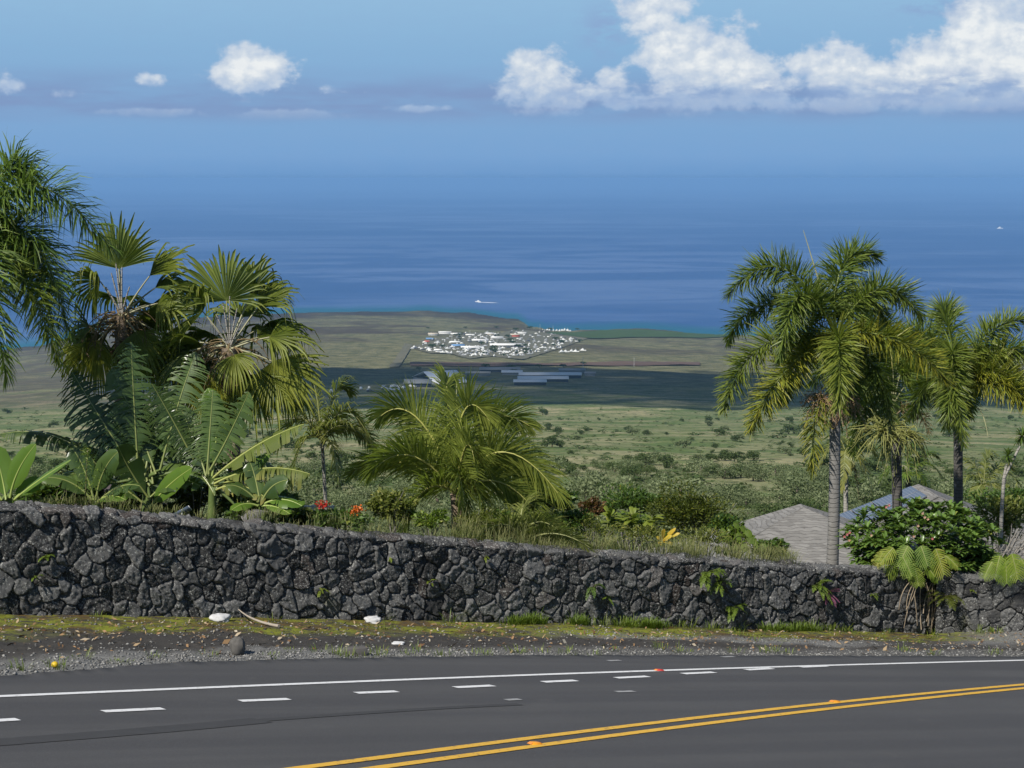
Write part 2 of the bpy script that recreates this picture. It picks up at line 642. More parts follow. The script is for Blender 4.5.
# garden soil and rough grass close to the wall
nearc = t.mix(t.noise(flat, 1.3, 5, 0.7), (0.035, 0.045, 0.018), (0.13, 0.12, 0.06))
c = t.mix(t.step(dist, 55.0, 120.0), nearc, c)
finish(t, principled(t, c, 0.95, 0.05))
ta, tr_ = np.arctan2(terr[..., 0], terr[..., 1]), np.hypot(terr[..., 0], terr[..., 1])
shv = np.clip((tr_ / np.interp(ta, AZT, RCT) - 0.915) / 0.05, 0, 1) * np.clip(((528 - 512) / F - ta) / 0.006, 0, 1) * 0.9
b = MB()
b.grid(terr, np.stack([shv, shv * 0, shv * 0, shv * 0 + 1], -1))
o = b.build('terrain', mt, smooth=True)
tag(o, 'grassy slope dropping to the coastal plain', kind='structure')

# sea
sea_r = np.concatenate([np.geomspace(3600, 8000, 160), np.geomspace(8300, 160000, 40)])
A3, R3 = np.meshgrid(azs, sea_r)
sea = np.stack([R3 * np.sin(A3), R3 * np.cos(A3), np.full_like(A3, -E)], -1)
shore = np.clip((R3 - coast_r(A3)) / 420.0, 0, 1)
scol = np.stack([shore, shore, shore, np.ones_like(shore)], -1)
ms, t = new_mat('sea_water')
P = t.pos()
px_, py_, pz_ = t.sep(P)
streak = t.noise(t.comb(t.m('MULTIPLY', px_, 0.00010), t.m('MULTIPLY', py_, 0.00016), 0.0), 1.0, 4, 0.6, 0.5)
ripple = t.noise(t.comb(t.m('MULTIPLY', px_, 0.0005), t.m('MULTIPLY', py_, 0.0011), 0.0), 1.0, 5, 0.65, 1.2)
slick = t.m('MULTIPLY', t.step(streak, 0.38, 0.62), t.m('MULTIPLY_ADD', t.step(ripple, 0.44, 0.58), 0.85, 0.15))
chop = t.noise(t.comb(t.m('MULTIPLY', px_, 0.010), t.m('MULTIPLY', py_, 0.006), 0.0), 1.0, 4, 0.6)
deep = t.mix(slick, (0.024, 0.080, 0.225), (0.090, 0.158, 0.320))
deep = t.mix(t.m('MULTIPLY', t.step(chop, 0.45, 0.7), 0.25), deep, (0.035, 0.11, 0.30))
sh = t.m('ADD', t.attr('tint', 'Fac'), t.m('MULTIPLY', t.m('SUBTRACT', t.noise(t.comb(px_, py_, 0.0), 0.004, 4), 0.5), 0.5))
wc = t.mix(t.step(sh, 0.10, 0.95), (0.012, 0.105, 0.170), deep)
finish(t, principled(t, wc, 0.55, 0.10))
b = MB()
b.grid(sea, scol)
tag(b.build('sea', ms, smooth=True), 'blue ocean reaching the horizon', kind='structure')

# air
mh, t = new_mat('haze_air')
pv = t.node('ShaderNodeVolumePrincipled')
pv.inputs['Color'].default_value = (0.265, 0.50, 0.79, 1)
pv.inputs['Density'].default_value = 4.5e-5
pv.inputs['Anisotropy'].default_value = 0.0
out = t.node('ShaderNodeOutputMaterial')
t.l.new(pv.outputs[0], out.inputs['Volume'])
b = MB()
b.box((-170000, -2000, -560), (170000, 170000, 4.5))
tag(b.build('haze', mh), 'thin blue sea haze', kind='stuff')


# cloud that throws the broad shade over the lower slope
def puff_cloud(name, cx, cy_, cz, rx, ry, rz, seed, label):
    n, m_2 = 72, 36
    th = np.linspace(0, 2 * np.pi, n, endpoint=False)
    ph = np.linspace(0.02, np.pi - 0.02, m_2)
    T_, P_ = np.meshgrid(th, ph)
    d = np.stack([np.sin(P_) * np.cos(T_), np.sin(P_) * np.sin(T_), np.cos(P_)], -1)
    k = np.zeros_like(T_)
    for i in range(m_2):
        for j in range(n):
            k[i, j] = mnoise.fractal(Vector(d[i, j]) * 2.2 + Vector((seed * 3.1, seed, 0)), 0.7, 2.0, 5)
    rad = 1 + 0.42 * k
    rad = np.where(d[..., 2] < 0, rad * (1 + 0.35 * d[..., 2]), rad)
    Pt = d * rad[..., None] * np.array((rx, ry, rz)) + np.array((cx, cy_, cz))
    bb = MB()
    bb.grid(Pt, closed=True)
    oo = bb.build(name, cloud_m, smooth=True)
    return tag(oo, label, 'cloud', kind='structure')


cloud_m, t = new_mat('cloud_vapour')
cb = principled(t, (0.85, 0.86, 0.88), 1.0, 0.0)
tb = t.node('ShaderNodeBsdfTransparent')
mx = t.node('ShaderNodeMixShader')
t.put(mx.inputs[0], t.m('MULTIPLY', 0.72, t.step(t.noise(t.comb(t.sep(t.pos())[0], t.sep(t.pos())[1], 0.0), 0.006, 5, .62), 0.30, 0.55)))
t.l.new(tb.outputs[0], mx.inputs[1])
t.l.new(cb, mx.inputs[2])
finish(t, mx.outputs[0])


def shade_cloud(px, py, rx, ry, seed, label):
    g = on_terrain(px, py)
    up = 1500.0
    c_ = g + np.array(SUN) * ((up - g[2]) / SUN.z)
    puff_cloud('cloud', c_[0], c_[1], up, rx, ry, 130, seed, label)


shade_cloud(560, 386, 560, 620, 1, 'broad cloud above the slope whose shade darkens the middle of the plain')
shade_cloud(830, 388, 430, 560, 2, 'cloud above the right of the slope shading the land behind the tall palms')
shade_cloud(285, 378, 260, 260, 3, 'smaller cloud above the left slope shading the land behind the fan palms')
# ------------------------------------------------------------------ road, verge, wall
EDGE = [(-700, 726), (-300, 697), (0, 676), (100, 668), (180, 662), (300, 659), (420, 656.5), (560, 655), (800, 655.5), (1024, 656.5), (1400, 660), (1800, 668)]
cols = np.linspace(-650, 1750, 481)
edge_p = np.array([on_road(p, y) for p, y in zip(cols, lerp_px(EDGE, cols))])
wob = (fbm(cols * 0.09, cols * 0, 4, 31) - 0.5) * 0.16
NRM = np.array((0.48, -0.877))
edge_p[:, 0] += NRM[0] * wob
edge_p[:, 1] += NRM[1] * wob

ma, t = new_mat('asphalt')
P = t.pos()
g1 = t.noise(P, 0.55, 4, 0.6)
g2 = t.noise(P, 90.0, 3, 0.7)
along = t.m('ADD', t.m('MULTIPLY', t.sep(P)[0], 0.48), t.m('MULTIPLY', t.sep(P)[1], -0.877))
lane = t.noise(t.comb(t.m('MULTIPLY', along, 1.5), t.m('MULTIPLY', t.sep(P)[0], 0.05), 0.0), 1.0, 3, 0.5)
c = t.mix(g1, (0.058, 0.058, 0.060), (0.088, 0.087, 0.089))
c = t.mix(t.m('MULTIPLY', t.step(lane, 0.38, 0.60), 0.75), c, (0.056, 0.056, 0.060))
c = t.mix(t.m('MULTIPLY', t.step(g2, 0.45, 0.75), 0.45), c, (0.145, 0.142, 0.140))
c = t.mix(t.m('MULTIPLY', t.step(t.noise(P, 2.2, 5, .7), 0.60, 0.72), 0.25), c, (0.11, 0.105, 0.098))
finish(t, principled(t, c, 0.85, 0.2, t.bump(g2, 0.5, 0.01)))
rows = []
for k, off in enumerate((0.0, 0.4, 1.5, 3.5, 7.0, 11.5)):
    q = np.stack([edge_p[:, 0] + NRM[0] * off, edge_p[:, 1] + NRM[1] * off], -1)
    rows.append(np.column_stack([q, plane_z(q[:, 0], q[:, 1])]))
low_edge = rows[0].copy()
low_edge[:, 2] -= 0.06
b = MB()
b.grid(np.array([low_edge] + rows)[::-1])
tag(b.build('road', ma), 'grey asphalt road curving downhill to the right', kind='structure')

# ground under and on the near side of the road
mg, t = new_mat('roadside_ground')
P = t.pos()
c = t.mix(t.noise(P, 2.0, 5, .7), (0.05, 0.055, 0.03), (0.13, 0.11, 0.075))
finish(t, principled(t, c, 0.95, 0.1))
rows = []
for off in (-4.5, 0.0, 11.4, 11.6, 20.0, 60.0):
    q = np.stack([edge_p[:, 0] + NRM[0] * off, edge_p[:, 1] + NRM[1] * off], -1)
    rows.append(np.column_stack([q, plane_z(q[:, 0], q[:, 1]) - 0.20]))
b = MB()
b.grid(np.array(rows)[::-1])
tag(b.build('ground', mg), 'bare ground under and beside the road', kind='structure')


def strip(name, mat_, pts, width, lift, label, seg=None, taper=True):
    """painted stripe along pixel points on the road plane"""
    xs = np.linspace(pts[0][0], pts[-1][0], seg or max(2, int(abs(pts[-1][0] - pts[0][0]) / 8)))
    pa = np.array(pts, float)
    if len(pa) >= 4:
        k = np.polyfit(pa[:, 0], pa[:, 1], 4 if len(pa) > 6 else 3)
        ys = np.polyval(k, xs)
    else:
        ys = np.interp(xs, pa[:, 0], pa[:, 1])
    c_ = np.array([on_road(x, y, lift) for x, y in zip(xs, ys)])
    T = unit(np.gradient(c_, axis=0))
    N = unit(np.cross(T, (0, 0, 1.0)))
    wj = width * (1 + (vnoise(xs * 0.5, xs * 0, 3) - 0.5) * 0.08)
    b_ = MB()
    L, Rr = c_ + N * wj[:, None] / 2, c_ - N * wj[:, None] / 2
    L[:, 2] = plane_z(L[:, 0], L[:, 1]) + lift
    Rr[:, 2] = plane_z(Rr[:, 0], Rr[:, 1]) + lift
    b_.grid(np.array([Rr, L]))
    return tag(b_.build(name, mat_), label, kind='structure')


def paint(name, col, worn):
    m_, t = new_mat(name)
    P = t.pos()
    w = t.step(t.noise(P, 16.0, 6, 0.8), 0.52, 0.66)
    g = t.noise(P, 3.0, 4, .6)
    c = t.mix(g, tuple(q * 0.85 for q in col), col)
    c = t.mix(t.m('MULTIPLY', w, worn), c, (0.09, 0.088, 0.085))
    finish(t, principled(t, c, 0.7, 0.25))
    return m_


m_white = paint('white_road_paint', (0.74, 0.74, 0.74), 0.55)
m_yellow = paint('yellow_road_paint', (0.72, 0.42, 0.055), 0.65)
m_faint = paint('worn_white_paint', (0.34, 0.34, 0.34), 0.9)
m_seam, t = new_mat('asphalt_seam')
finish(t, principled(t, t.mix(t.noise(t.pos(), 9.0, 5, .7), (0.042, 0.042, 0.044), (0.064, 0.064, 0.066)), 0.85, 0.2))
strip('road_edge_line', m_white, [(-300, 708), (0, 696), (200, 687.5), (420, 679.3), (644, 671), (827, 665), (1024, 660), (1250, 655.5), (1650, 648)], 0.105, 0.006, 'solid white edge line along the road')
strip('road_seam', m_seam, [(-300, 770), (0, 742), (140, 731), (262, 720)], 0.26, 0.004, 'dark paving seam in the asphalt')
strip('road_seam', m_seam, [(262, 720), (360, 713), (440, 708), (520, 704)], 0.12, 0.004, 'dark paving seam in the asphalt')
strip('road_centre_line', m_yellow, [(-100, 812), (200, 779), (400, 754.8), (607, 731.2), (820, 700.6 + 1), (1024, 683.6), (1250, 668), (1650, 641)], 0.105, 0.006, 'double solid yellow centre line')
strip('road_centre_line', m_yellow, [(-100, 823), (200, 789.5), (400, 764.8), (607, 739.2), (820, 707.2), (1024, 686.8), (1250, 670.5), (1650, 643)], 0.105, 0.006, 'double solid yellow centre line')
for (a0, y0, a1, y1) in [(-150, 735, -70, 728), (-40, 722.5, 18, 719), (103, 711.2, 163, 708.3), (240, 700.7, 289, 698.8), (356, 692.8, 397, 691.2), (455, 687.2, 493, 685.4), (543, 681.8, 576, 680.3), (616, 677.8, 648, 676.2), (683, 673.6, 714, 672.1), (746, 669.7, 772, 668.3), (800, 666.9, 826, 665.8)]:
    strip('lane_dash', m_white, [(a0, y0), (a1, y1)], 0.115, 0.0062, 'short white lane dash', seg=8)
for (a0, y0, a1, y1) in [(616, 691.6, 634, 691), (506, 699.8, 520, 699), (608, 660.6, 620, 660.2), (722, 656.8, 734, 656.5)]:
    strip('lane_dash', m_faint, [(a0, y0), (a1, y1)], 0.09, 0.0058, 'faint worn lane dash', seg=4)

# raised reflective markers
m_amber = plain('amber_plastic', (0.75, 0.30, 0.02), 0.35, 0.5)
m_red = plain('red_plastic', (0.55, 0.04, 0.03), 0.35, 0.5)
m_redwhite = plain('orange_reflector', (0.70, 0.24, 0.04), 0.35, 0.5)


def road_marker(px, py, mat_, label, group=None):
    p = on_road(px, py, 0.004)
    d = np.array((0.87, 0.49, 0.87 * PA + 0.49 * PB))
    d = d / np.linalg.norm(d)
    n = unit(np.array((-PA, -PB, 1.0)))
    s = np.cross(n, d)
    r = empty('road_marker', p, label, 'road marker', group)
    M = np.eye(4)
    M[:3, 0], M[:3, 1], M[:3, 2], M[:3, 3] = d, s, n, p
    b_ = MB()
    v = np.array([(-.055, -.045, 0), (.055, -.045, 0), (.055, .045, 0), (-.055, .045, 0), (-.03, -.034, .018), (.03, -.034, .018), (.03, .034, .018), (-.03, .034, .018)]) @ M[:3, :3].T + p
    b_.add(v, quads=[(4, 5, 6, 7), (0, 1, 5, 4), (2, 3, 7, 6), (1, 2, 6, 5), (3, 0, 4, 7)])
    b_.build('body', mat_, r)
    for sgn in (-1, 1):
        c_ = MB()
        x0, x1 = sgn * .0540, sgn * .0335
        v = np.array([(x0, -.03, .002), (x0, .03, .002), (x1, .027, .0165), (x1, -.027, .0165)]) + np.array((sgn * .004, 0, .001))
        c_.add(v @ M[:3, :3].T + p, quads=[(0, 1, 2, 3)])
        c_.build('reflector', m_redwhite, r)
    return r


road_marker(535, 744, m_amber, 'amber marker on the yellow centre lines nearer the bottom edge of the road')
road_marker(835, 702, m_amber, 'amber marker on the yellow centre lines near the bend')
road_marker(659, 670.6, m_red, 'red marker on the white edge line')

# ------------------------------------------------------------------ the verge


def wall_base_pt(px):
    return at(px, float(lerp_px(WALL_BASE, px)), float(wall_depth(px)))


cw = np.clip(cols, -650, 1520)
wall_p = np.array([wall_base_pt(p) for p in cw])
wall_p[:, 0] += (cols - cw) * 0.012
VR = 46
fr = np.linspace(0, 1, VR)
verge = edge_p[None] * (1 - fr[:, None, None]) + wall_p[None] * fr[:, None, None]
back = np.array((-0.48, 0.877))
verge[-1, :, 0] += back[0] * 0.15
verge[-1, :, 1] += back[1] * 0.15
first = verge[0].copy()
first[:, 0] += NRM[0] * 0.3
first[:, 1] += NRM[1] * 0.3
first[:, 2] = plane_z(first[:, 0], first[:, 1]) - 0.09
verge[0, :, 2] -= 0.012
bumps = (fbm(verge[..., 0] * 1.6, verge[..., 1] * 1.6, 4, 8) - 0.5) * 0.10 + (fbm(verge[..., 0] * 9, verge[..., 1] * 9, 3, 9) - 0.5) * 0.03
verge[..., 2] += bumps * np.clip(fr * 12, 0, 1)[:, None] * np.where(fr > 0.97, 0.5, 1)[:, None]
verge_all = np.concatenate([first[None], verge], 0)
fc = np.concatenate([[0], fr])[:, None] * np.ones((1, len(cols)))
cc = np.stack([fc, np.broadcast_to(cols[None] / 1024.0, fc.shape), fc * 0, fc * 0 + 1], -1)
mv, t = new_mat('verge')
sc = t.node('ShaderNodeSeparateColor')
t.put(sc.inputs[0], t.attr('tint'))
f, uu = sc.outputs[0], sc.outputs[1]
P = t.pos()
nb = t.noise(P, 1.1, 5, .65)
nm = t.noise(P, 5.0, 5, .7)
nf = t.noise(P, 42.0, 4, .75)
fw = t.m('ADD', f, t.m('MULTIPLY', t.m('SUBTRACT', nb, 0.5), 0.45))
fw2 = t.m('ADD', f, t.m('MULTIPLY', t.m('SUBTRACT', nm, 0.5), 0.16))
dirt = t.mix(nf, (0.028, 0.027, 0.026), (0.085, 0.080, 0.075))
dirt = t.mix(t.m('MULTIPLY', t.step(nm, .52, .68), 0.4), dirt, (0.12, 0.105, 0.09))
stone = t.mix(t.step(nf, .35, .7), (0.10, 0.10, 0.098), (0.34, 0.335, 0.32))
# pale gravel along the asphalt edge, and a stripe of it crossing the verge to the right
gr = t.m('SUBTRACT', 1.0, t.step(fw2, 0.13, 0.30))
mid_c = t.m('MULTIPLY_ADD', uu, -0.9, 1.18)
stripe = t.m('SUBTRACT', 1.0, t.step(t.m('ABSOLUTE', t.m('SUBTRACT', fw2, mid_c)), 0.05, 0.16))
stripe = t.m('MULTIPLY', stripe, t.m('MULTIPLY', t.step(uu, 0.5, 0.58), t.m('SUBTRACT', 1.0, t.step(uu, 0.80, 0.9))))
endg = t.m('MULTIPLY', t.step(uu, 0.90, 0.97), t.step(fw2, 0.3, 0.6))
gsum = t.m('MAXIMUM', t.m('MAXIMUM', t.m('MULTIPLY', gr, t.m('SUBTRACT', 1.0, t.m('MULTIPLY', t.step(uu, .3, .6), 0.45))), stripe), endg)
c = t.mix(t.m('MULTIPLY', gsum, 0.85), dirt, stone)
# moss towards the foot of the wall
mossn = t.m('MULTIPLY', t.step(fw, 0.50, 0.70), t.step(t.m('MULTIPLY_ADD', nf, .4, t.m('MULTIPLY', nm, .6)), 0.42, 0.54))
mossn = t.m('MULTIPLY', mossn, t.m('SUBTRACT', 1.0, t.step(uu, 0.90, 1.0)))
moss = t.mix(nm, (0.110, 0.110, 0.020), (0.260, 0.290, 0.036))
moss = t.mix(t.step(nb, .38, .52), (0.125, 0.085, 0.030), moss)
moss = t.mix(t.m('MULTIPLY', t.step(nf, .55, .72), 0.5), moss, (0.05, 0.045, 0.02))
c = t.mix(mossn, c, moss)
finish(t, principled(t, c, 0.95, 0.1, t.bump(nf, 0.8, 0.02)))
b = MB()
b.grid(verge_all, cc)
tag(b.build('verge', mv, smooth=True), 'gravel and moss strip between road and wall', kind='structure')


def verge_pt(px, f):
    """point on the verge: f = 0 at the asphalt, 1 at the wall"""
    i = np.interp(px, cols, np.arange(len(cols)))
    i0 = int(i)
    k = f * (VR - 1)
    k0 = min(int(k), VR - 2)
    a = verge[k0, i0] * (1 - (k - k0)) + verge[k0 + 1, i0] * (k - k0)
    b_ = verge[k0, i0 + 1] * (1 - (k - k0)) + verge[k0 + 1, i0 + 1] * (k - k0)
    return a + (b_ - a) * (i - i0)


def stones(mb, pts, sizes, flat=0.7):
    """many small irregular stones"""
    base = np.array([(1, 0, 0), (-1, 0, 0), (0, 1, 0), (0, -1, 0), (0, 0, 1), (0, 0, -1), (.7, .7, .4), (-.7, .6, .35), (-.6, -.7, .4), (.7, -.65, .35)], float)
    tri = [(4, 0, 6), (4, 6, 2), (4, 2, 7), (4, 7, 1), (4, 1, 8), (4, 8, 3), (4, 3, 9), (4, 9, 0), (0, 5, 2), (2, 5, 1), (1, 5, 3), (3, 5, 0), (0, 2, 6), (2, 1, 7), (1, 3, 8), (3, 0, 9)]
    n = len(pts)
    v = base[None] * (1 + 0.35 * rng.standard_normal((n, 10, 3)) * 0.5) * np.array((1, 1, flat))
    an = rng.uniform(0, 6.28, n)
    ca, sa = np.cos(an)[:, None], np.sin(an)[:, None]
    x, y = v[..., 0] * ca - v[..., 1] * sa, v[..., 0] * sa + v[..., 1] * ca
    v = np.stack([x, y, v[..., 2]], -1) * np.asarray(sizes)[:, None, None] + np.asarray(pts)[:, None]
    idx = np.array(tri)[None] + (np.arange(n) * 10)[:, None, None]
    c_ = np.repeat(np.column_stack([rng.uniform(0, 1, n), np.zeros(n), np.zeros(n), np.ones(n)]), 10, 0)
    mb.add(v.reshape(-1, 3), tris=idx.reshape(-1, 3), col=c_)


m_gravel, t = new_mat('gravel')
tr = t.node('ShaderNodeSeparateColor')
t.put(tr.inputs[0], t.attr('tint'))
finish(t, principled(t, t.mix(tr.outputs[0], (0.06, 0.059, 0.057), (0.30, 0.295, 0.28)), 0.9, 0.15))
pts, sz = [], []
for k in range(5200):
    px = rng.uniform(-60, 1080)
    u_ = rng.uniform()
    f = abs(rng.normal(0.03, 0.10)) if u_ < 0.62 else rng.uniform(0, 0.95)
    if px > 560 and u_ > 0.8:
        f = np.clip(1.18 - 0.9 * px / 1024 + rng.normal(0, 0.06), 0.02, 0.95)
    pts.append(verge_pt(px, min(f, 0.97)) + (0, 0, 0.004))
    sz.append(rng.gamma(3.0, 0.0024) + 0.005)
b = MB()
stones(b, pts, sz)
tag(b.build('gravel', m_gravel), 'loose grey gravel along the road edge', 'gravel', kind='stuff')

# dead leaves and twigs
m_litter, t = new_mat('leaf_litter')
tr = t.node('ShaderNodeSeparateColor')
t.put(tr.inputs[0], t.attr('tint'))
c = t.ramp(tr.outputs[0], (0.0, (0.10, 0.05, 0.025)), (0.45, (0.26, 0.16, 0.08)), (0.8, (0.30, 0.22, 0.13)), (1.0, (0.42, 0.38, 0.30)))
finish(t, principled(t, c, 0.8, 0.2))
b = MB()
n = 1500
pxl = rng.uniform(-60, 1080, n)
fl = np.clip(rng.beta(2.2, 1.6, n), 0.05, 0.985)
ctr = np.array([verge_pt(p, q) for p, q in zip(pxl, fl)]) + (0, 0, 0.015)
ln = rng.gamma(3.0, 0.006, n) + 0.012
wd_ = ln * rng.uniform(0.12, 0.5, n)
an = rng.uniform(0, 6.28, n)
D = np.stack([np.cos(an), np.sin(an), rng.normal(0, 0.35, n)], -1)
S = np.stack([-np.sin(an), np.cos(an), rng.normal(0, 0.5, n)], -1)
v = np.stack([ctr - D * ln[:, None], ctr + S * wd_[:, None] + (0, 0, .01), ctr + D * ln[:, None], ctr - S * wd_[:, None]], 1)
b.add(v.reshape(-1, 3), quads=np.arange(n * 4).reshape(n, 4), col=np.repeat(np.column_stack([rng.uniform(0, 1, n), np.zeros(n), np.zeros(n), np.ones(n)]), 4, 0))
tag(b.build('leaf_litter', m_litter), 'dead leaves scattered on the verge', 'leaf litter', kind='stuff')


def boulder(name, px, py, f, size, mat_, label, cat='rock', seed=0, sub=None):
    """irregular rock resting on the verge; size = (width, depth, height)"""
    n, m_2 = 28, 16
    th = np.linspace(0, 2 * np.pi, n, endpoint=False)
    ph = np.linspace(0.02, np.pi - 0.02, m_2)
    T_, P_ = np.meshgrid(th, ph)
    d = np.stack([np.sin(P_) * np.cos(T_), np.sin(P_) * np.sin(T_), np.cos(P_)], -1)
    k = np.array([[mnoise.fractal(Vector(d[i, j]) * 1.6 + Vector((seed * 5.3, seed, 1)), 0.8, 2.1, 5) for j in range(n)] for i in range(m_2)])
    d = np.sign(d) * np.abs(d) ** 0.8
    Pt = d * (1 + 0.30 * k)[..., None] * np.array(size) / 2
    p = verge_pt(px, f)
    Pt = Pt + p + (0, 0, size[2] * 0.38)
    b_ = MB()
    b_.grid(Pt, closed=True)
    return tag(b_.build(name, mat_, origin=p), label, cat)


def foot_f(px, py):
    """fraction across the verge at a photo pixel"""
    y0, y1 = float(lerp_px(EDGE, px)), float(lerp_px(WALL_BASE, px))
    a = np.linspace(0, 1, 60)
    ys = []
    for q in a:
        p = verge_pt(px, q)
        ys.append(384 + F * (-(p[2] * CP + p[1] * SP)) / (p[1] * CP - p[2] * SP))
    return float(np.interp(-py, -np.array(ys), a))


m_pale = plain('pale_coral_rock', (0.50, 0.50, 0.50), 0.9, 0.2, 0.4, 16)
m_darkrock = plain('dark_basalt', (0.10, 0.095, 0.088), 0.9, 0.2, 0.3, 18)
m_block = plain('weathered_concrete', (0.10, 0.095, 0.09), 0.9, 0.2, 0.2, 14)
boulder('pale_rock', 220, 620, foot_f(220, 621), (0.27, 0.2, 0.11), m_pale, 'wide white rock on the moss beside a bare grey stick', seed=1)
boulder('pale_rock', 373, 622, foot_f(373, 623), (0.23, 0.18, 0.11), m_pale, 'white lump of rock at the foot of the wall without a twig', seed=2)
boulder('dark_rock', 237, 652, foot_f(237, 654), (0.17, 0.15, 0.22), m_darkrock, 'upright dark stone standing on the dirt verge', seed=3)
boulder('pale_rock', 398, 642, foot_f(398, 644), (0.16, 0.11, 0.03), m_pale, 'low flat patch of white broken rock on the gravel', seed=4)
p = verge_pt(354, foot_f(354, 655))
b = MB()
M = np.array(Matrix.Translation(p + (0, 0, 0.02)) @ Matrix.Rotation(0.35, 4, 'Z') @ Matrix.Rotation(0.06, 4, 'Y'))
v = np.array([(-.15, -.07, -.06), (.14, -.08, -.06), (.15, .08, -.06), (-.14, .07, -.06), (-.12, -.05, .075), (.13, -.07, .085), (.125, .06, .08), (-.11, .055, .07)])
b.add(v @ M[:3, :3].T + M[:3, 3], quads=[(0, 3, 2, 1), (4, 5, 6, 7), (0, 1, 5, 4), (1, 2, 6, 5), (2, 3, 7, 6), (3, 0, 4, 7)])
o = b.build('concrete_block', m_block, origin=p)
bv = o.modifiers.new('bevel', 'BEVEL')
bv.width = 0.012
bv.segments = 2
tag(o, 'low grey block lying on the gravel beside the asphalt', 'block')
p = verge_pt(55, foot_f(55, 667.5))
m_fruit = plain('yellow_fruit_skin', (0.62, 0.42, 0.02), 0.5, 0.4, 0.3, 30)
b = MB()
th = np.linspace(0, 2 * np.pi, 16, endpoint=False)
ph = np.linspace(0.05, np.pi - 0.05, 10)
T_, P_ = np.meshgrid(th, ph)
b.grid(np.stack([np.sin(P_) * np.cos(T_) * .036, np.sin(P_) * np.sin(T_) * .034, np.cos(P_) * .032 + .03], -1) + p, closed=True)
tag(b.build('fallen_fruit', m_fruit, smooth=True, origin=p), 'round yellow fruit lying in the gravel at the road edge', 'fruit')
b = MB()
p0, p1, p2 = verge_pt(240, foot_f(240, 618)) + (0, 0, .12), verge_pt(252, foot_f(252, 624)) + (0, 0, .03), verge_pt(279, foot_f(279, 628)) + (0, 0, .025)
tt = np.linspace(0, 1, 9)[:, None]
path = (1 - tt) ** 2 * p0 + 2 * tt * (1 - tt) * p1 + tt ** 2 * p2
b.tube(path, np.linspace(.008, .022, 9), 7)
m_twig = plain('weathered_wood', (0.33, 0.29, 0.24), 0.85, 0.2, 0.3, 25)
tag(b.build('fallen_branch', m_twig, origin=p2), 'bare grey stick lying on the moss beside the white rock', 'branch')

# ------------------------------------------------------------------ the lava rock wall
xs = np.linspace(-650, 1520, 5400)
wbp = np.array([wall_base_pt(p) for p in xs])
wtp = np.array([at(p, float(lerp_px(WALL_TOP, p)), float(wall_depth(p))) for p in xs])
wtz = np.interp(wbp[:, 0], wtp[:, 0], wtp[:, 2])
seglen = np.hypot(np.diff(wbp[:, 0]), np.diff(wbp[:, 1]))
sl = np.concatenate([[0], np.cumsum(seglen)])
Lw = sl[-1]
NS = int(Lw / 0.0135)
ss = np.linspace(0, Lw, NS)
BX, BY, BZ, TZ = (np.interp(ss, sl, q) for q in (wbp[:, 0], wbp[:, 1], wbp[:, 2], wtz))
BZ = BZ - 0.12
nx = np.gradient(BY, ss)
ny = -np.gradient(BX, ss)
kern = np.ones(61) / 61
nx = np.convolve(np.pad(nx, 30, 'edge'), kern, 'valid')
ny = np.convolve(np.pad(ny, 30, 'edge'), kern, 'valid')
nl = np.hypot(nx, ny)
nx, ny = nx / nl, ny / nl
HT = TZ - BZ
THK = 0.42
NH, NTOP, NBK = 104, 26, 8
hv = np.concatenate([np.linspace(0, 1, NH), 1 + np.linspace(0, 1, NTOP)[1:], 2 + np.linspace(0, 1, NBK)[1:]])
Hg, Sg = np.meshgrid(hv, ss, indexing='ij')
HTg = HT[None] * np.ones_like(Hg)
# unrolled coordinate (metres) up the face, over the top, down the back
vv = np.where(Hg <= 1, Hg * HTg, np.where(Hg <= 2, HTg + (Hg - 1) * THK, HTg + THK + (Hg - 2) * 0.5))
topn = (fbm(ss * 2.6, ss * 0, 3, 77) - 0.5) * 0.05


def stone_field(U, V, cx=0.20, cyy=0.27):
    """distance to the two nearest stone centres, and which stone"""
    Uw = U + (fbm(U * 7, V * 7, 3, 41) - 0.5) * 0.10
    Vw = V + (fbm(U * 7 + 50, V * 7, 3, 42) - 0.5) * 0.10
    gi, gj = np.floor(Uw / cx).astype(int), np.floor(Vw / cyy).astype(int)
    f1 = np.full(U.shape, 9.0)
    f2 = np.full(U.shape, 9.0)
    idn = np.zeros(U.shape, int)
    ox, oy = np.zeros(U.shape), np.zeros(U.shape)

    def hsh(a, b, k):
        n = (a * 73856093 ^ b * 19349663 ^ k * 83492791) & 0x7fffffff
        n = ((n ^ (n >> 15)) * 2246822519) & 0x7fffffff
        n = n ^ (n >> 13)
        return (n & 0xffff) / 65535.0
    for di in range(-2, 3):
        for dj in range(-2, 3):
            a, b_ = gi + di, gj + dj
            px = (a + 0.5 + (hsh(a, b_, 1) - .5) * 0.95 + 0.25 * (b_ % 2)) * cx
            py = (b_ + 0.5 + (hsh(a, b_, 2) - .5) * 0.95) * cyy
            wgt = 0.72 + 0.60 * hsh(a, b_, 3)
            asp = 0.72 + 0.5 * hsh(a, b_, 4)
            dx, dy = (Uw - px), (Vw - py)
            ang = (hsh(a, b_, 5) - .5) * 1.3
            ex, ey = dx * np.cos(ang) + dy * np.sin(ang), -dx * np.sin(ang) + dy * np.cos(ang)
            d = np.sqrt((ex / asp) ** 2 + (ey * asp * 0.92) ** 2) / wgt
            closer = d < f1
            f2 = np.where(closer, f1, np.minimum(f2, d))
            idn = np.where(closer, a * 1000 + b_ + 500000, idn)
            ox, oy = np.where(closer, dx, ox), np.where(closer, dy, oy)
            f1 = np.where(closer, d, f1)
    return f1, f2, idn, ox, oy, hsh


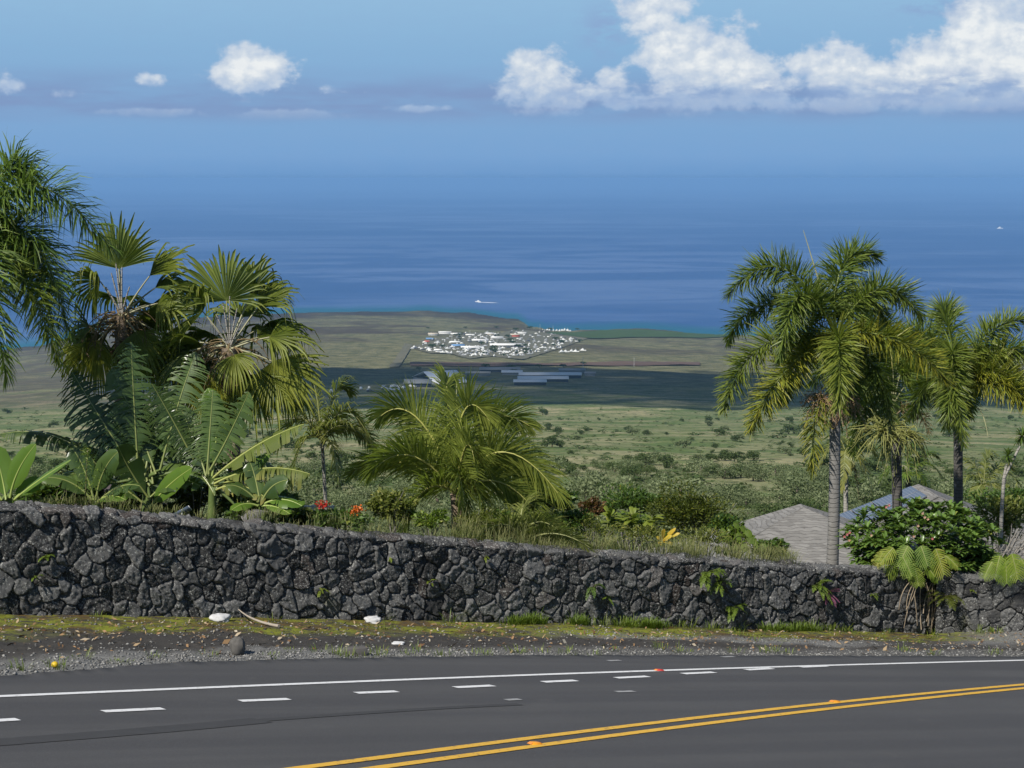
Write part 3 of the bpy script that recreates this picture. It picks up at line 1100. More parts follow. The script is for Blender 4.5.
f1, f2, sid, ox, oy, hsh = stone_field(Sg, vv)
gap = np.clip((f2 - f1) / 0.038, 0, 1)
prof = np.sqrt(1 - (1 - gap) ** 2)
r1, r2, r3 = hsh(sid, sid * 0 + 7, 11), hsh(sid, sid * 0 + 8, 12), hsh(sid, sid * 0 + 9, 13)
facet = (r2 - .5) * ox * 0.38 + (r3 - .5) * oy * 0.45
rough = (fbm(Sg * 14, vv * 14, 4, 51) - .5) * 0.042 + (fbm(Sg * 45, vv * 45, 2, 52) - .5) * 0.020
disp = -0.085 + prof * (0.085 + (r1 - .5) * 0.035) + (facet + rough) * prof
disp = disp - 0.05 * (fbm(Sg * 0.5, vv * 0.5, 2, 60) - .5)
disp = np.where(Hg > 1, disp * 0.8, disp)
# position of the undisplaced skin and its normal
onface = Hg <= 1
ontop = (Hg > 1) & (Hg <= 2)
rnd = 0.10
depth = np.where(onface, 0.0, np.where(ontop, (Hg - 1) * THK, THK))
hz = np.where(onface, BZ[None] + Hg * HTg, np.where(ontop, BZ[None] + HTg, BZ[None] + HTg - (Hg - 2) * 0.5)) + np.where(Hg > 0.9, topn[None] * np.clip((Hg - 0.9) * 10, 0, 1), 0)
# rounded shoulder
ang = np.clip((vv - (HTg - rnd)) / (2 * rnd), 0, 1) * np.pi / 2
NX = nx[None] * np.cos(ang)
NY = ny[None] * np.cos(ang)
NZ = np.sin(ang)
backside = np.clip((vv - (HTg + THK - rnd)) / (2 * rnd), 0, 1) * np.pi / 2
NX = NX - nx[None] * np.sin(backside)
NY = NY - ny[None] * np.sin(backside)
NZ = NZ * np.cos(backside)
shoulder = np.exp(-((vv - HTg) / 0.07) ** 2) * 0.035
WX = BX[None] - nx[None] * depth + NX * disp
WY = BY[None] - ny[None] * depth + NY * disp
WZ = hz + NZ * disp - shoulder
wallP = np.stack([WX, WY, WZ], -1)
wc = np.stack([r1, gap, r2, np.ones_like(r1)], -1)
mw, t = new_mat('lava_rock')
sc = t.node('ShaderNodeSeparateColor')
t.put(sc.inputs[0], t.attr('tint'))
P = t.pos()
n1 = t.noise(P, 9.0, 5, .7)
n2 = t.noise(P, 38.0, 4, .75)
n3 = t.noise(P, 2.0, 4, .6)
c = t.mix(sc.outputs[0], (0.028, 0.028, 0.029), (0.122, 0.122, 0.121))
c = t.mix(t.m('MULTIPLY', t.step(sc.outputs[2], .93, .97), .25), c, (0.085, 0.052, 0.038))
c = t.mix(t.m('MULTIPLY', t.step(n1, .48, .68), 0.6), c, (0.036, 0.035, 0.034))
li = t.m('MULTIPLY', t.step(n2, .53, .66), t.step(t.m('ADD', t.m('MULTIPLY', sc.outputs[2], 0.35), t.m('ADD', n3, t.m('MULTIPLY', n1, 0.6))), 0.66, 0.98))
c = t.mix(t.m('MULTIPLY', li, 0.9), c, (0.44, 0.44, 0.41))
c = t.mix(t.m('MULTIPLY', t.m('MULTIPLY', t.step(t.noise(P, 1.3, 5, .7), .60, .72), t.step(n1, .4, .6)), 0.5), c, (0.10, 0.105, 0.035))
finish(t, principled(t, c, 0.92, 0.15, t.bump(t.m('ADD', n2, t.noise(P, 140.0, 2, .6)), 0.7, 0.012)))
b = MB()
b.grid(wallP[:, ::-1], wc[:, ::-1])
o = b.build('lava_rock_wall', mw, smooth=False)
tag(o, 'long low wall of black lava stones along the road', 'wall')


def wall_pt(px, fr_, out=0.0):
    """a point on the wall's road face at photo column px, fr_ up its height"""
    bp = wall_base_pt(px)
    i = int(np.clip(np.argmin(np.hypot(BX - bp[0], BY - bp[1])), 0, NS - 1))
    z = BZ[i] + 0.12 + (HT[i] - 0.12) * fr_
    return np.array((BX[i] + nx[i] * out, BY[i] + ny[i] * out, z)), np.array((nx[i], ny[i], 0.0))
# ------------------------------------------------------------------ plant builders
LEAF = {
    'foxtail': leaf_mat('foxtail_leaf', (0.026, 0.065, 0.016), (0.175, 0.250, 0.045), (0.46, 0.38, 0.03), (0.18, 0.22, 0.05), 0.36),
    'queen': leaf_mat('queen_palm_leaf', (0.018, 0.056, 0.012), (0.135, 0.220, 0.034), (0.38, 0.36, 0.04), (0.14, 0.18, 0.04), 0.30),
    'coconut': leaf_mat('coconut_leaf', (0.090, 0.145, 0.026), (0.360, 0.420, 0.085), (0.40, 0.37, 0.07), (0.36, 0.35, 0.10), 0.42),
    'fan': leaf_mat('fan_leaf', (0.046, 0.082, 0.018), (0.210, 0.260, 0.055), (0.52, 0.47, 0.035), (0.30, 0.29, 0.17), 0.40),
    'banana': leaf_mat('banana_leaf', (0.014, 0.042, 0.012), (0.120, 0.185, 0.044), (0.30, 0.30, 0.07), (0.20, 0.23, 0.07), 0.30, 0.32, 0.55),
    'banana_bright': leaf_mat('bright_banana_leaf', (0.060, 0.150, 0.020), (0.140, 0.250, 0.035), (0.36, 0.36, 0.06), (0.26, 0.32, 0.08), 0.50, 0.36, 0.5),
    'banana_ragged': leaf_mat('ragged_banana_leaf', (0.075, 0.115, 0.025), (0.170, 0.215, 0.050), (0.36, 0.30, 0.09), (0.30, 0.32, 0.10), 0.42, 0.55, 0.2),
    'pale': leaf_mat('pale_palm_leaf', (0.080, 0.115, 0.030), (0.200, 0.240, 0.070), (0.36, 0.32, 0.08), (0.25, 0.26, 0.10), 0.40),
    'olive': leaf_mat('olive_shrub_leaf', (0.026, 0.042, 0.008), (0.125, 0.150, 0.024), (0.22, 0.20, 0.03), (0.10, 0.08, 0.04), 0.30),
    'green': leaf_mat('shrub_leaf', (0.020, 0.058, 0.012), (0.105, 0.180, 0.032), (0.25, 0.25, 0.04), (0.10, 0.09, 0.05), 0.30),
    'lime': leaf_mat('lime_shrub_leaf', (0.080, 0.130, 0.018), (0.230, 0.290, 0.040), (0.45, 0.42, 0.05), (0.14, 0.13, 0.06), 0.40),
    'yellowgreen': leaf_mat('yellow_green_leaf', (0.075, 0.105, 0.022), (0.210, 0.230, 0.055), (0.40, 0.36, 0.08), (0.14, 0.12, 0.06), 0.35),
    'red': leaf_mat('reddish_leaf', (0.070, 0.040, 0.020), (0.180, 0.085, 0.035), (0.20, 0.16, 0.05), (0.10, 0.06, 0.04), 0.30),
    'plumeria': leaf_mat('plumeria_leaf', (0.034, 0.100, 0.014), (0.155, 0.280, 0.034), (0.30, 0.30, 0.04), (0.22, 0.20, 0.15), 0.28, 0.34, 0.5),
    'monstera': leaf_mat('monstera_leaf', (0.070, 0.150, 0.014), (0.190, 0.290, 0.028), (0.55, 0.48, 0.12), (0.24, 0.26, 0.10), 0.45, 0.5, 0.2),
    'grass': leaf_mat('grass_blade', (0.070, 0.100, 0.028), (0.215, 0.235, 0.095), (0.30, 0.26, 0.13), (0.2, 0.18, 0.1), 0.30, 0.7, 0.1),
    'fern': leaf_mat('fern_leaf', (0.055, 0.105, 0.015), (0.170, 0.250, 0.030), (0.30, 0.30, 0.05), (0.12, 0.12, 0.05), 0.35),
    'scrub': leaf_mat('dry_scrub_leaf', (0.065, 0.090, 0.038), (0.240, 0.275, 0.145), (0.22, 0.20, 0.10), (0.12, 0.10, 0.08), 0.25, 0.7, 0.1),
    'farbush': leaf_mat('hillside_shrub_leaf', (0.028, 0.050, 0.018), (0.098, 0.132, 0.046), (0.15, 0.15, 0.05), (0.10, 0.08, 0.05), 0.2, 0.7, 0.1),
    'dead': leaf_mat('dead_leaf', (0.10, 0.07, 0.035), (0.28, 0.20, 0.11), (0.32, 0.24, 0.12), (0.22, 0.17, 0.11), 0.2, 0.8, 0.1),
}


def bark(name, c0, c1, ring=11.0, lichen=(0.30, 0.30, 0.29), amount=0.4):
    m_, t = new_mat(name)
    P = t.pos()
    x, y, z = t.sep(P)
    w = t.m('FRACT', t.m('ADD', t.m('MULTIPLY', z, ring), t.m('MULTIPLY', t.noise(P, 3.0, 3), 1.2)))
    rg = t.m('MULTIPLY', t.step(w, 0.0, 0.14), t.m('SUBTRACT', 1.0, t.step(w, .86, 1.0)))
    n = t.noise(t.comb(x, y, t.m('MULTIPLY', z, 2.5)), 14.0, 5, .7)
    c = t.mix(n, c0, c1)
    c = t.mix(t.m('MULTIPLY', t.m('SUBTRACT', 1.0, rg), 0.6), c, tuple(q * 0.4 for q in c0))
    c = t.mix(t.m('MULTIPLY', t.step(t.noise(P, 7.0, 5, .75), .55, .68), amount), c, lichen)
    finish(t, principled(t, c, 0.9, 0.15, t.bump(t.m('ADD', rg, n), 0.5, 0.02)))
    return m_


BARK_GREY = bark('grey_palm_trunk', (0.13, 0.125, 0.118), (0.27, 0.26, 0.245), 10)
BARK_DARK = bark('dark_palm_trunk', (0.055, 0.052, 0.048), (0.14, 0.13, 0.12), 12, (0.33, 0.33, 0.31), 0.55)
BARK_FIBRE = bark('fibrous_palm_trunk', (0.12, 0.085, 0.055), (0.33, 0.26, 0.19), 18, (0.42, 0.35, 0.28), 0.5)
BARK_PALE = bark('pale_thin_trunk', (0.24, 0.22, 0.19), (0.42, 0.40, 0.36), 9)
BARK_TWIG = bark('grey_branch_bark', (0.16, 0.145, 0.125), (0.32, 0.30, 0.27), 3)
m_shaft, t = new_mat('green_crownshaft')
P = t.pos()
finish(t, principled(t, t.mix(t.noise(P, 5.0, 4, .6), (0.045, 0.075, 0.022), (0.12, 0.15, 0.055)), 0.5, 0.35))
m_stem = plain('green_plant_stem', (0.10, 0.14, 0.04), 0.5, 0.3, 0.35, 12)
m_spear = plain('pale_new_leaf', (0.36, 0.36, 0.20), 0.5, 0.3, 0.2, 12)

UP = np.array((0, 0, 1.0))


def bez(p0, p1, p2, n):
    t_ = np.linspace(0, 1, n)[:, None]
    return (1 - t_) ** 2 * p0 + 2 * t_ * (1 - t_) * p1 + t_ ** 2 * p2


def off(D, dx, dy, dz=0.0):
    """offset in photo pixels at depth D -> metres (dz: towards the hill, in the same unit)"""
    k = D / F * 1.008
    return np.array((dx * k, dz * k, -dy * k))


def frond(mb, p0, p1, p2, L, n=70, width=0.03, mode='pinnate', yellow=0.0, droop=0.5, start=0.10, rad=0.018, ragged=0.12, tone=0.0, twist=0.0):
    """one feather leaf: a rachis and two ranks of drooping leaflets"""
    path = bez(p0, p1, p2, 14)
    mb.tube(path, np.linspace(rad, rad * 0.25, 14), 5, col=(0.5, yellow * 0.4, 1, 1))
    t_ = np.sort(np.clip(np.linspace(start, 1.0, n) + rng.normal(0, 0.004, n), start, 1))
    reps = {'pinnate': 2, 'plumose': 5}[mode]
    t_ = np.repeat(t_, reps)
    N = len(t_)
    a = t_[:, None]
    B = (1 - a) ** 2 * p0 + 2 * a * (1 - a) * p1 + a ** 2 * p2
    T = unit(2 * (1 - a) * (p1 - p0) + 2 * a * (p2 - p1))
    S = unit(np.cross(T, UP) + 1e-4)
    U = np.cross(S, T)
    S, U = S * math.cos(twist) + U * math.sin(twist), U * math.cos(twist) - S * math.sin(twist)
    side = np.tile(np.array([1, -1] * 3)[:reps], N // reps)[:N]
    if mode == 'pinnate':
        roll = rng.normal(R(8), R(9), N)
    else:
        side = np.where(rng.uniform(size=N) < 0.5, 1, -1)
        roll = rng.uniform(R(-80), R(85), N)
    ang = np.interp(t_, [0, 0.25, 0.8, 1], [R(68), R(58), R(42), R(18)] if mode == 'pinnate' else [R(80), R(72), R(58), R(30)]) + rng.normal(0, R(6 if mode == 'pinnate' else 11), N)
    d = T * np.cos(ang)[:, None] + (S * (side * np.cos(roll))[:, None] + U * np.sin(roll)[:, None]) * np.sin(ang)[:, None]
    ll = L * np.interp(t_, [0, 0.12, 0.4, 0.75, 1.0], [0.45, 0.8, 1.0, 0.85, 0.42]) * rng.normal(1, ragged, N)
    dr = droop * rng.uniform(0.6, 1.3, N)
    d1 = unit(d - UP * (dr * 0.35)[:, None])
    d2 = unit(d - UP * (dr * 1.25)[:, None])
    q0 = B
    q1 = q0 + d * (ll * 0.30)[:, None]
    q2 = q1 + d1 * (ll * 0.38)[:, None]
    q3 = q2 + d2 * (ll * 0.32)[:, None]
    wv = unit(np.cross(d, U) + (0.35 if mode == 'plumose' else 0.15) * rng.standard_normal((N, 3)))
    w = width * rng.uniform(0.75, 1.2, N)
    Q = np.stack([q0 - wv * (w * .3)[:, None], q0 + wv * (w * .3)[:, None], q1 - wv * (w * .5)[:, None], q1 + wv * (w * .5)[:, None], q2 - wv * (w * .42)[:, None], q2 + wv * (w * .42)[:, None], q3 - wv * (w * .06)[:, None], q3 + wv * (w * .06)[:, None]], 1)
    base_i = (np.arange(N) * 8)[:, None]
    quads = np.concatenate([base_i + np.array([[0, 1, 3, 2]]), base_i + np.array([[2, 3, 5, 4]]), base_i + np.array([[4, 5, 7, 6]])])
    rr = np.clip(rng.uniform(0, 1, N) + tone, 0, 1)
    yy = np.clip(yellow * rng.uniform(0.4, 1.4, N), 0, 1)
    yt = np.stack([yy * .6, yy * .6, yy * .8, yy * .8, yy, yy, np.clip(yy * 1.3 + .05, 0, 1), np.clip(yy * 1.3 + .05, 0, 1)], 1)
    c_ = np.zeros((N, 8, 4))
    c_[..., 0] = rr[:, None]
    c_[..., 1] = yt
    c_[..., 3] = 1
    mb.add(Q.reshape(-1, 3), quads=quads, col=c_.reshape(-1, 4))


def fan_leaf(mb, crown, hub, axis, normal, rad, n=34, spread=100, yellow=0.0, droop=0.5, cup=0.35, tone=0.0, pet=0.014, ragged=0.10):
    """one pleated fan leaf on a long stalk"""
    mid = (crown + hub) / 2 + UP * 0.06 * np.linalg.norm(hub - crown)
    mb.tube(bez(crown, mid, hub, 8), np.linspace(pet * 1.4, pet * 0.8, 8), 5, col=(0.5, 0.1, 1, 1))
    a = unit(axis)
    nn = unit(normal - a * np.dot(normal, a))
    s = np.cross(nn, a)
    th = np.linspace(-R(spread), R(spread), n) + rng.normal(0, R(0.6), n)
    dirs = a * np.cos(th)[:, None] + s * np.sin(th)[:, None] + nn * (cup * (1 - np.cos(th)))[:, None]
    dirs = unit(dirs)
    r = rad * (0.72 + 0.28 * np.cos(th * 0.8)) * rng.normal(1, ragged, n)
    dth = R(spread) * 2 / n
    fs = np.array([0.0, 0.33, 0.62, 0.82, 1.0])
    g = np.array([0, 0.02, 0.09, 0.26, 0.58])
    dr = droop * rng.uniform(0.4, 1.5, n)
    tw = unit(np.cross(dirs, nn))
    V = []
    for f, gg in zip(fs, g):
        c_ = hub + dirs * (r * f)[:, None] - UP * (rad * gg * dr)[:, None] - dirs * (rad * gg * 0.35 * dr)[:, None]
        hw = r * min(f, 0.60) * dth * 0.52 * (1.0 if f <= 0.62 else (0.72 if f < 0.9 else 0.10)) + 0.002
        ple = nn * (rad * 0.018 * (f > 0))
        V.append(np.stack([c_ - tw * hw[:, None] + ple, c_ - ple * 0.6, c_ + tw * hw[:, None] + ple], 1))
    V = np.stack(V, 1)                                              # n, 5, 3, 3
    idx = np.arange(n * 15).reshape(n, 5, 3)
    q = np.stack([idx[:, :-1, :-1], idx[:, :-1, 1:], idx[:, 1:, 1:], idx[:, 1:, :-1]], -1).reshape(-1, 4)
    c_ = np.zeros((n, 5, 3, 4))
    c_[..., 0] = np.clip(rng.uniform(0.1, 0.9, n) + tone, 0, 1)[:, None, None]
    edge = np.abs(th) / R(spread)
    c_[..., 1] = np.clip(yellow * rng.uniform(0.5, 1.2, n)[:, None, None] + (fs ** 4 * 0.35)[None, :, None] * rng.uniform(0, 1, n)[:, None, None], 0, 1)
    c_[..., 3] = 1
    mb.add(V.reshape(-1, 3), quads=q, col=c_.reshape(-1, 4))


def broad_leaf(mb, p0, p1, p2, width, n=40, tear=0.3, droop=0.4, normal=None, yellow=0.0, tone=0.0, rib=0.012, fold=0.25, stalk=0.12, jit=0.06):
    """banana-like blade: a midrib and strips that may be torn and hang"""
    path = bez(p0, p1, p2, n + 1)
    mb.tube(path[::2], np.linspace(rib, rib * 0.25, len(path[::2])), 5, col=(0.5, 0.25, 1, 1))
    T = unit(np.gradient(path, axis=0))
    nrm = UP if normal is None else np.asarray(normal, float)
    S = unit(np.cross(T, nrm) + 1e-5)
    U = np.cross(S, T)
    t_ = np.linspace(0, 1, n + 1)
    prof = np.interp(t_, [0, stalk, stalk + 0.12, 0.55, 0.85, 0.96, 1.0], [0.0, 0.05, 0.62, 1.0, 0.80, 0.42, 0.06]) * width
    for sgn in (1, -1):
        # group the strips into torn segments
        seg = np.cumsum(rng.uniform(size=n) < tear)
        ns = seg.max() + 1
        sd = (droop * rng.uniform(0.3, 1.5, ns))[seg]
        sl_ = (rng.normal(0.16, jit * 2.2, ns))[seg]
        sw = (rng.normal(1, jit * 1.5, ns))[seg]
        tn = np.clip(rng.uniform(0.15, 0.85, ns) + tone, 0, 1)[seg]
        yl = np.clip(yellow * rng.uniform(0.2, 1.6, ns), 0, 1)[seg]
        cols_f = np.array([0, 0.4, 0.75, 1.0])
        V = np.zeros((n, 4, 2, 3))
        for e in (0, 1):
            i = np.arange(n) + e
            B, Tt, Ss, Uu, pw = path[i], T[i], S[i], U[i], prof[i] * sw
            # shrink towards a tear so slits stay open
            edge_gap = 0.0
            for k, f in enumerate(cols_f):
                out = Ss * sgn * (pw * f * (1 - 0.25 * f * np.clip(sd, 0, 1)))[:, None] + Uu * (fold * pw * f * (1 - f * 0.8))[:, None]
                dn = -UP * (pw * f * f * sd * 0.9)[:, None]
                fw_ = Tt * (pw * f * sl_)[:, None]
                V[:, k, e] = B + out + dn + fw_
        brk = np.concatenate([[True], seg[1:] != seg[:-1]])
        lastb = np.concatenate([seg[1:] != seg[:-1], [True]])
        for k in (1, 2, 3):
            m0 = V[:, k, 0] * (1 - 0.22 * cols_f[k]) + V[:, k, 1] * 0.22 * cols_f[k]
            m1 = V[:, k, 1] * (1 - 0.22 * cols_f[k]) + V[:, k, 0] * 0.22 * cols_f[k]
            V[brk, k, 0] = m0[brk]
            V[lastb, k, 1] = m1[lastb]
        idx = np.arange(n * 8).reshape(n, 4, 2)
        q = np.stack([idx[:, :-1, 0], idx[:, 1:, 0], idx[:, 1:, 1], idx[:, :-1, 1]], -1).reshape(-1, 4)
        c_ = np.zeros((n, 4, 2, 4))
        c_[..., 0] = tn[:, None, None]
        c_[..., 1] = np.clip(yl[:, None] * np.array([0.3, 0.5, 0.9, 1.5])[None], 0, 1)[..., None]
        c_[..., 3] = 1
        mb.add(V.reshape(-1, 3), quads=q, col=c_.reshape(-1, 4))


def leaf_cloud(mb, centres, length, width, up=0.25, yellow=0.05, tone=None, yel_p=0.06, droop=0.0, dirs=None, fold=0.18):
    """many separate leaves: each a folded blade of four faces"""
    n = len(centres)
    d = rng.standard_normal((n, 3)) if dirs is None else dirs + 0.45 * rng.standard_normal((n, 3))
    d[:, 2] = d[:, 2] * 0.8 + up - droop
    d = unit(d)
    s = unit(np.cross(d, rng.standard_normal((n, 3)) * 0.6 + UP))
    u_ = np.cross(s, d)
    l = length * rng.uniform(0.6, 1.25, n)[:, None]
    w = width * rng.uniform(0.7, 1.2, n)[:, None]
    c = np.asarray(centres)
    V = np.stack([c - d * l * .5, c - d * l * .05 + s * w * .5 + u_ * w * fold, c + d * l * .5 - UP * l * 0.08, c - d * l * .05 - s * w * .5 + u_ * w * fold, c], 1)
    idx = (np.arange(n) * 5)[:, None]
    tris = np.concatenate([idx + np.array([[0, 1, 4]]), idx + np.array([[1, 2, 4]]), idx + np.array([[2, 3, 4]]), idx + np.array([[3, 0, 4]])])
    tn = rng.uniform(0, 1, n) if tone is None else np.clip(tone + rng.normal(0, 0.22, n), 0, 1)
    yy = np.where(rng.uniform(size=n) < yel_p, rng.uniform(0.4, 1, n), yellow * rng.uniform(0, 1.5, n))
    c_ = np.repeat(np.column_stack([tn, yy, np.zeros(n), np.ones(n)]), 5, 0)
    mb.add(V.reshape(-1, 3), tris=tris, col=c_)


def crown_points(center, rad, n, lumps=14, seed=None, hollow=0.55, flatbase=True):
    """points in an uneven crown made of many overlapping clumps, sparser inside"""
    lc = rng.standard_normal((lumps, 3))
    lc = unit(lc) * rng.uniform(0.35, 0.85, (lumps, 1))
    if flatbase:
        lc[:, 2] = np.where(lc[:, 2] < -0.3, -lc[:, 2] * 0.4, lc[:, 2])
    lr = rng.uniform(0.22, 0.46, lumps)
    k = rng.integers(0, lumps, n)
    p = unit(rng.standard_normal((n, 3))) * (rng.uniform(hollow ** 3, 1, n) ** (1 / 3))[:, None]
    q = lc[k] + p * lr[k][:, None]
    return np.asarray(center) + q * np.asarray(rad), p, q


def twigs(mb, base, tips, r0, n=5, col=(0.5, 0, 1, 1)):
    for tp in tips:
        mid = (base * 0.55 + tp * 0.45) + np.array((0, 0, 0.22 * abs(tp[2] - base[2]))) + rng.normal(0, 0.04, 3) * np.linalg.norm(tp - base)
        mb.tube(bez(base, mid, tp, n), np.linspace(r0, r0 * 0.25, n), 4, col=col)


def shrub(name, px, py, rx, ry, D, mat_, leaf_px, n, label, cat='shrub', group=None, depth=0.8, wratio=0.45, yel_p=0.05, up=0.2, lumps=16, branch=None, yellow=0.05, ground=True):
    """leafy shrub: photo centre and half sizes in pixels at depth D"""
    k = D / F * 1.008
    c = at(px, py, D)
    base = c + (0, 0, -ry * k)
    if ground:
        gz = garden_z(base[0], base[1])
        if gz < base[2]:
            base[2] = max(gz, base[2] - 1.2)
    r = empty(name, base, label, cat, group)
    pts, nr, q = crown_points(c, (rx * k, rx * k * depth, ry * k), n, lumps)
    b_ = MB()
    leaf_cloud(b_, pts, leaf_px * k, leaf_px * k * wratio, up=up, yel_p=yel_p, yellow=yellow, dirs=unit(q) * 0.8)
    b_.build('foliage', mat_, r)
    b_ = MB()
    twigs(b_, base, pts[rng.integers(0, n, 16)], max(0.01, rx * k * 0.02))
    b_.build('stem', branch or BARK_TWIG, r)
    return r


def grass_tuft(mb, p, h, n, spread, lean=0.35, width=0.006, yel=0.2):
    a = rng.uniform(0, 6.28, n)
    rr = rng.uniform(0, 1, n) ** 0.5 * spread
    b0 = p + np.stack([np.cos(a) * rr, np.sin(a) * rr, np.zeros(n)], -1)
    d = np.stack([np.cos(a), np.sin(a), np.zeros(n)], -1) * rng.uniform(0.05, lean, n)[:, None] + rng.normal(0, .08, (n, 3))
    hh = h * rng.uniform(0.5, 1.15, n)
    m1 = b0 + d * (hh * .5)[:, None] + UP * (hh * 0.62)[:, None]
    tp = b0 + d * (hh * 1.3)[:, None] + UP * (hh * (1 - 0.3 * rng.uniform(0, 1, n)))[:, None]
    s = unit(np.cross(d + 0.01, UP)) * width
    V = np.stack([b0 - s, b0 + s, m1 + s * .8, m1 - s * .8, tp], 1)
    idx = (np.arange(n) * 5)[:, None]
    c_ = np.repeat(np.column_stack([rng.uniform(0, 1, n), rng.uniform(0, yel * 2, n), np.zeros(n), np.ones(n)]), 5, 0)
    mb.add(V.reshape(-1, 3), quads=idx + np.array([[0, 1, 2, 3]]), tris=idx + np.array([[3, 2, 4]]), col=c_)


def feather_palm(name, label, cat, crown_px, D, base_px, fronds, mat_, bark_mat, trunk_r, shaft=None, group=None, mode='plumose', L=30, n=60, lw=0.035, droop=0.5, spear=None, trunk_to_ground=True, frad=0.022, twist=0.0):
    """fronds: (cx, cy, cz, tx, ty, tz[, yellow[, tone[, L]]]) control and tip offsets in photo pixels"""
    k = D / F * 1.008
    cr = at(*crown_px, D)
    bs = at(*base_px, D)
    gz = garden_z(bs[0], bs[1])
    if trunk_to_ground:
        bs = np.array((bs[0], bs[1], min(bs[2], gz) - 0.1))
    r = empty(name, bs, label, cat, group)
    top = cr.copy()
    if shaft:
        top = at(*shaft, D)
    nseg = 26
    tt = np.linspace(0, 1, nseg)[:, None]
    path = bs * (1 - tt) + top * tt + np.sin(tt * np.pi) * np.array((0.03, 0.02, 0))
    rad = trunk_r * (1.0 + 0.25 * np.exp(-tt[:, 0] * 9) - 0.12 * tt[:, 0]) * (1 + 0.02 * np.sin(np.arange(nseg) * 2.1))
    b_ = MB()
    b_.tube(path, rad, 14)
    b_.build('trunk', bark_mat, r, smooth=True)
    if shaft:
        b_ = MB()
        tt = np.linspace(0, 1, 10)[:, None]
        b_.tube(top * (1 - tt) + cr * tt, trunk_r * np.interp(tt[:, 0], [0, .15, .6, 1], [1.05, 1.2, 0.95, 0.5]), 12)
        b_.build('crownshaft', m_shaft, r, smooth=True)
    for f in fronds:
        cx, cyy, cz, tx, ty, tz = f[:6]
        y = f[6] if len(f) > 6 else 0.08
        tone = f[7] if len(f) > 7 else 0.0
        LL = f[8] if len(f) > 8 else L
        tw = twist * (1 if tx > 0 else -1) * rng.uniform(0.75, 1.2)
        b_ = MB()
        frond(b_, cr + rng.normal(0, .015, 3), cr + off(D, cx, cyy, cz), cr + off(D, tx, ty, tz), LL * k, n, lw, mode, y, droop, tone=tone, rad=frad, twist=tw)
        b_.build('frond', mat_, r)
    if spear:
        b_ = MB()
        b_.tube(bez(cr, cr + off(D, spear[0] * .5 + 1, spear[1] * .5), cr + off(D, *spear), 8), np.linspace(0.03, 0.006, 8), 6)
        b_.build('spear_leaf', m_spear, r)
    return r, cr


def flower_spray(parent, name, c, D, mat_, r_px, drop_px, n=60, col=(0.5, 0, 0, 1), rad=0.009, up=0.2):
    k = D / F * 1.008
    b_ = MB()
    for q in range(n):
        d = unit(rng.standard_normal(3) * (1, 1, 0.6) + (0, 0, up))
        p1 = c + d * r_px * k * rng.uniform(0.4, 0.8)
        p2 = c + d * r_px * k * rng.uniform(0.7, 1.1) - UP * drop_px * k * rng.uniform(0.2, 1.1)
        pa = bez(c, p1, p2, 6)
        pa[1:] += rng.normal(0, 0.02, (5, 3))
        b_.tube(pa, np.linspace(rad, rad * 0.5, 6), 4, col=(rng.uniform(), 0, 0, 1), cap=False)
        m_ = 7
        pts = pa[rng.integers(2, 6, m_)] + rng.normal(0, 0.025, (m_, 3))
        leaf_cloud(b_, pts, 0.045, 0.03, yellow=0)
    return b_.build(name, mat_, parent)
# ------------------------------------------------------------------ palms
m_brownspray = leaf_mat('dry_flower_stalk', (0.16, 0.10, 0.055), (0.34, 0.23, 0.13), trans=0.1)
m_greenspray = leaf_mat('green_flower_stalk', (0.14, 0.16, 0.04), (0.34, 0.34, 0.11), trans=0.2)

r, cr = feather_palm('foxtail_palm', 'tall foxtail palm with grey trunk rising in front of the shingled roof', 'palm tree', (834, 335), 33, (832, 565), [
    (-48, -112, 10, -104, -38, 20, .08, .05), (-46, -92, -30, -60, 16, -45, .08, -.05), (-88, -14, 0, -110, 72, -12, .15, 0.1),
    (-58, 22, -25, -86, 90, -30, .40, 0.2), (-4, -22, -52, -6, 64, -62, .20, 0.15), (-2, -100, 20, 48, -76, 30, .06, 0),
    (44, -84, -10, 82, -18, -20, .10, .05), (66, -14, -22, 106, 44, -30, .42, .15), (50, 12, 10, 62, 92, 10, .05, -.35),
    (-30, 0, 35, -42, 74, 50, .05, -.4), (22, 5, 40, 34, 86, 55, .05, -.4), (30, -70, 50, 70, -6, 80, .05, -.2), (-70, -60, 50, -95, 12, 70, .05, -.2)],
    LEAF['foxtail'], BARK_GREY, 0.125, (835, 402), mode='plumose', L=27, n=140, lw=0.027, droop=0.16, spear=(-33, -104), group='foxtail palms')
flower_spray(r, 'dry_flower_stalk', at(822, 398, 32.9), 33, m_brownspray, 26, 26, 60)
flower_spray(r, 'dry_flower_stalk', at(848, 400, 32.8), 33, m_brownspray, 18, 24, 36)
b = MB()
frond(b, at(828, 402, 32.9), at(812, 400, 32.6), at(812, 474, 32.6), 20 * 33 / F, 40, 0.03, 'plumose', 0.35, 0.9, tone=-.1)
b.build('frond', LEAF['foxtail'], r)

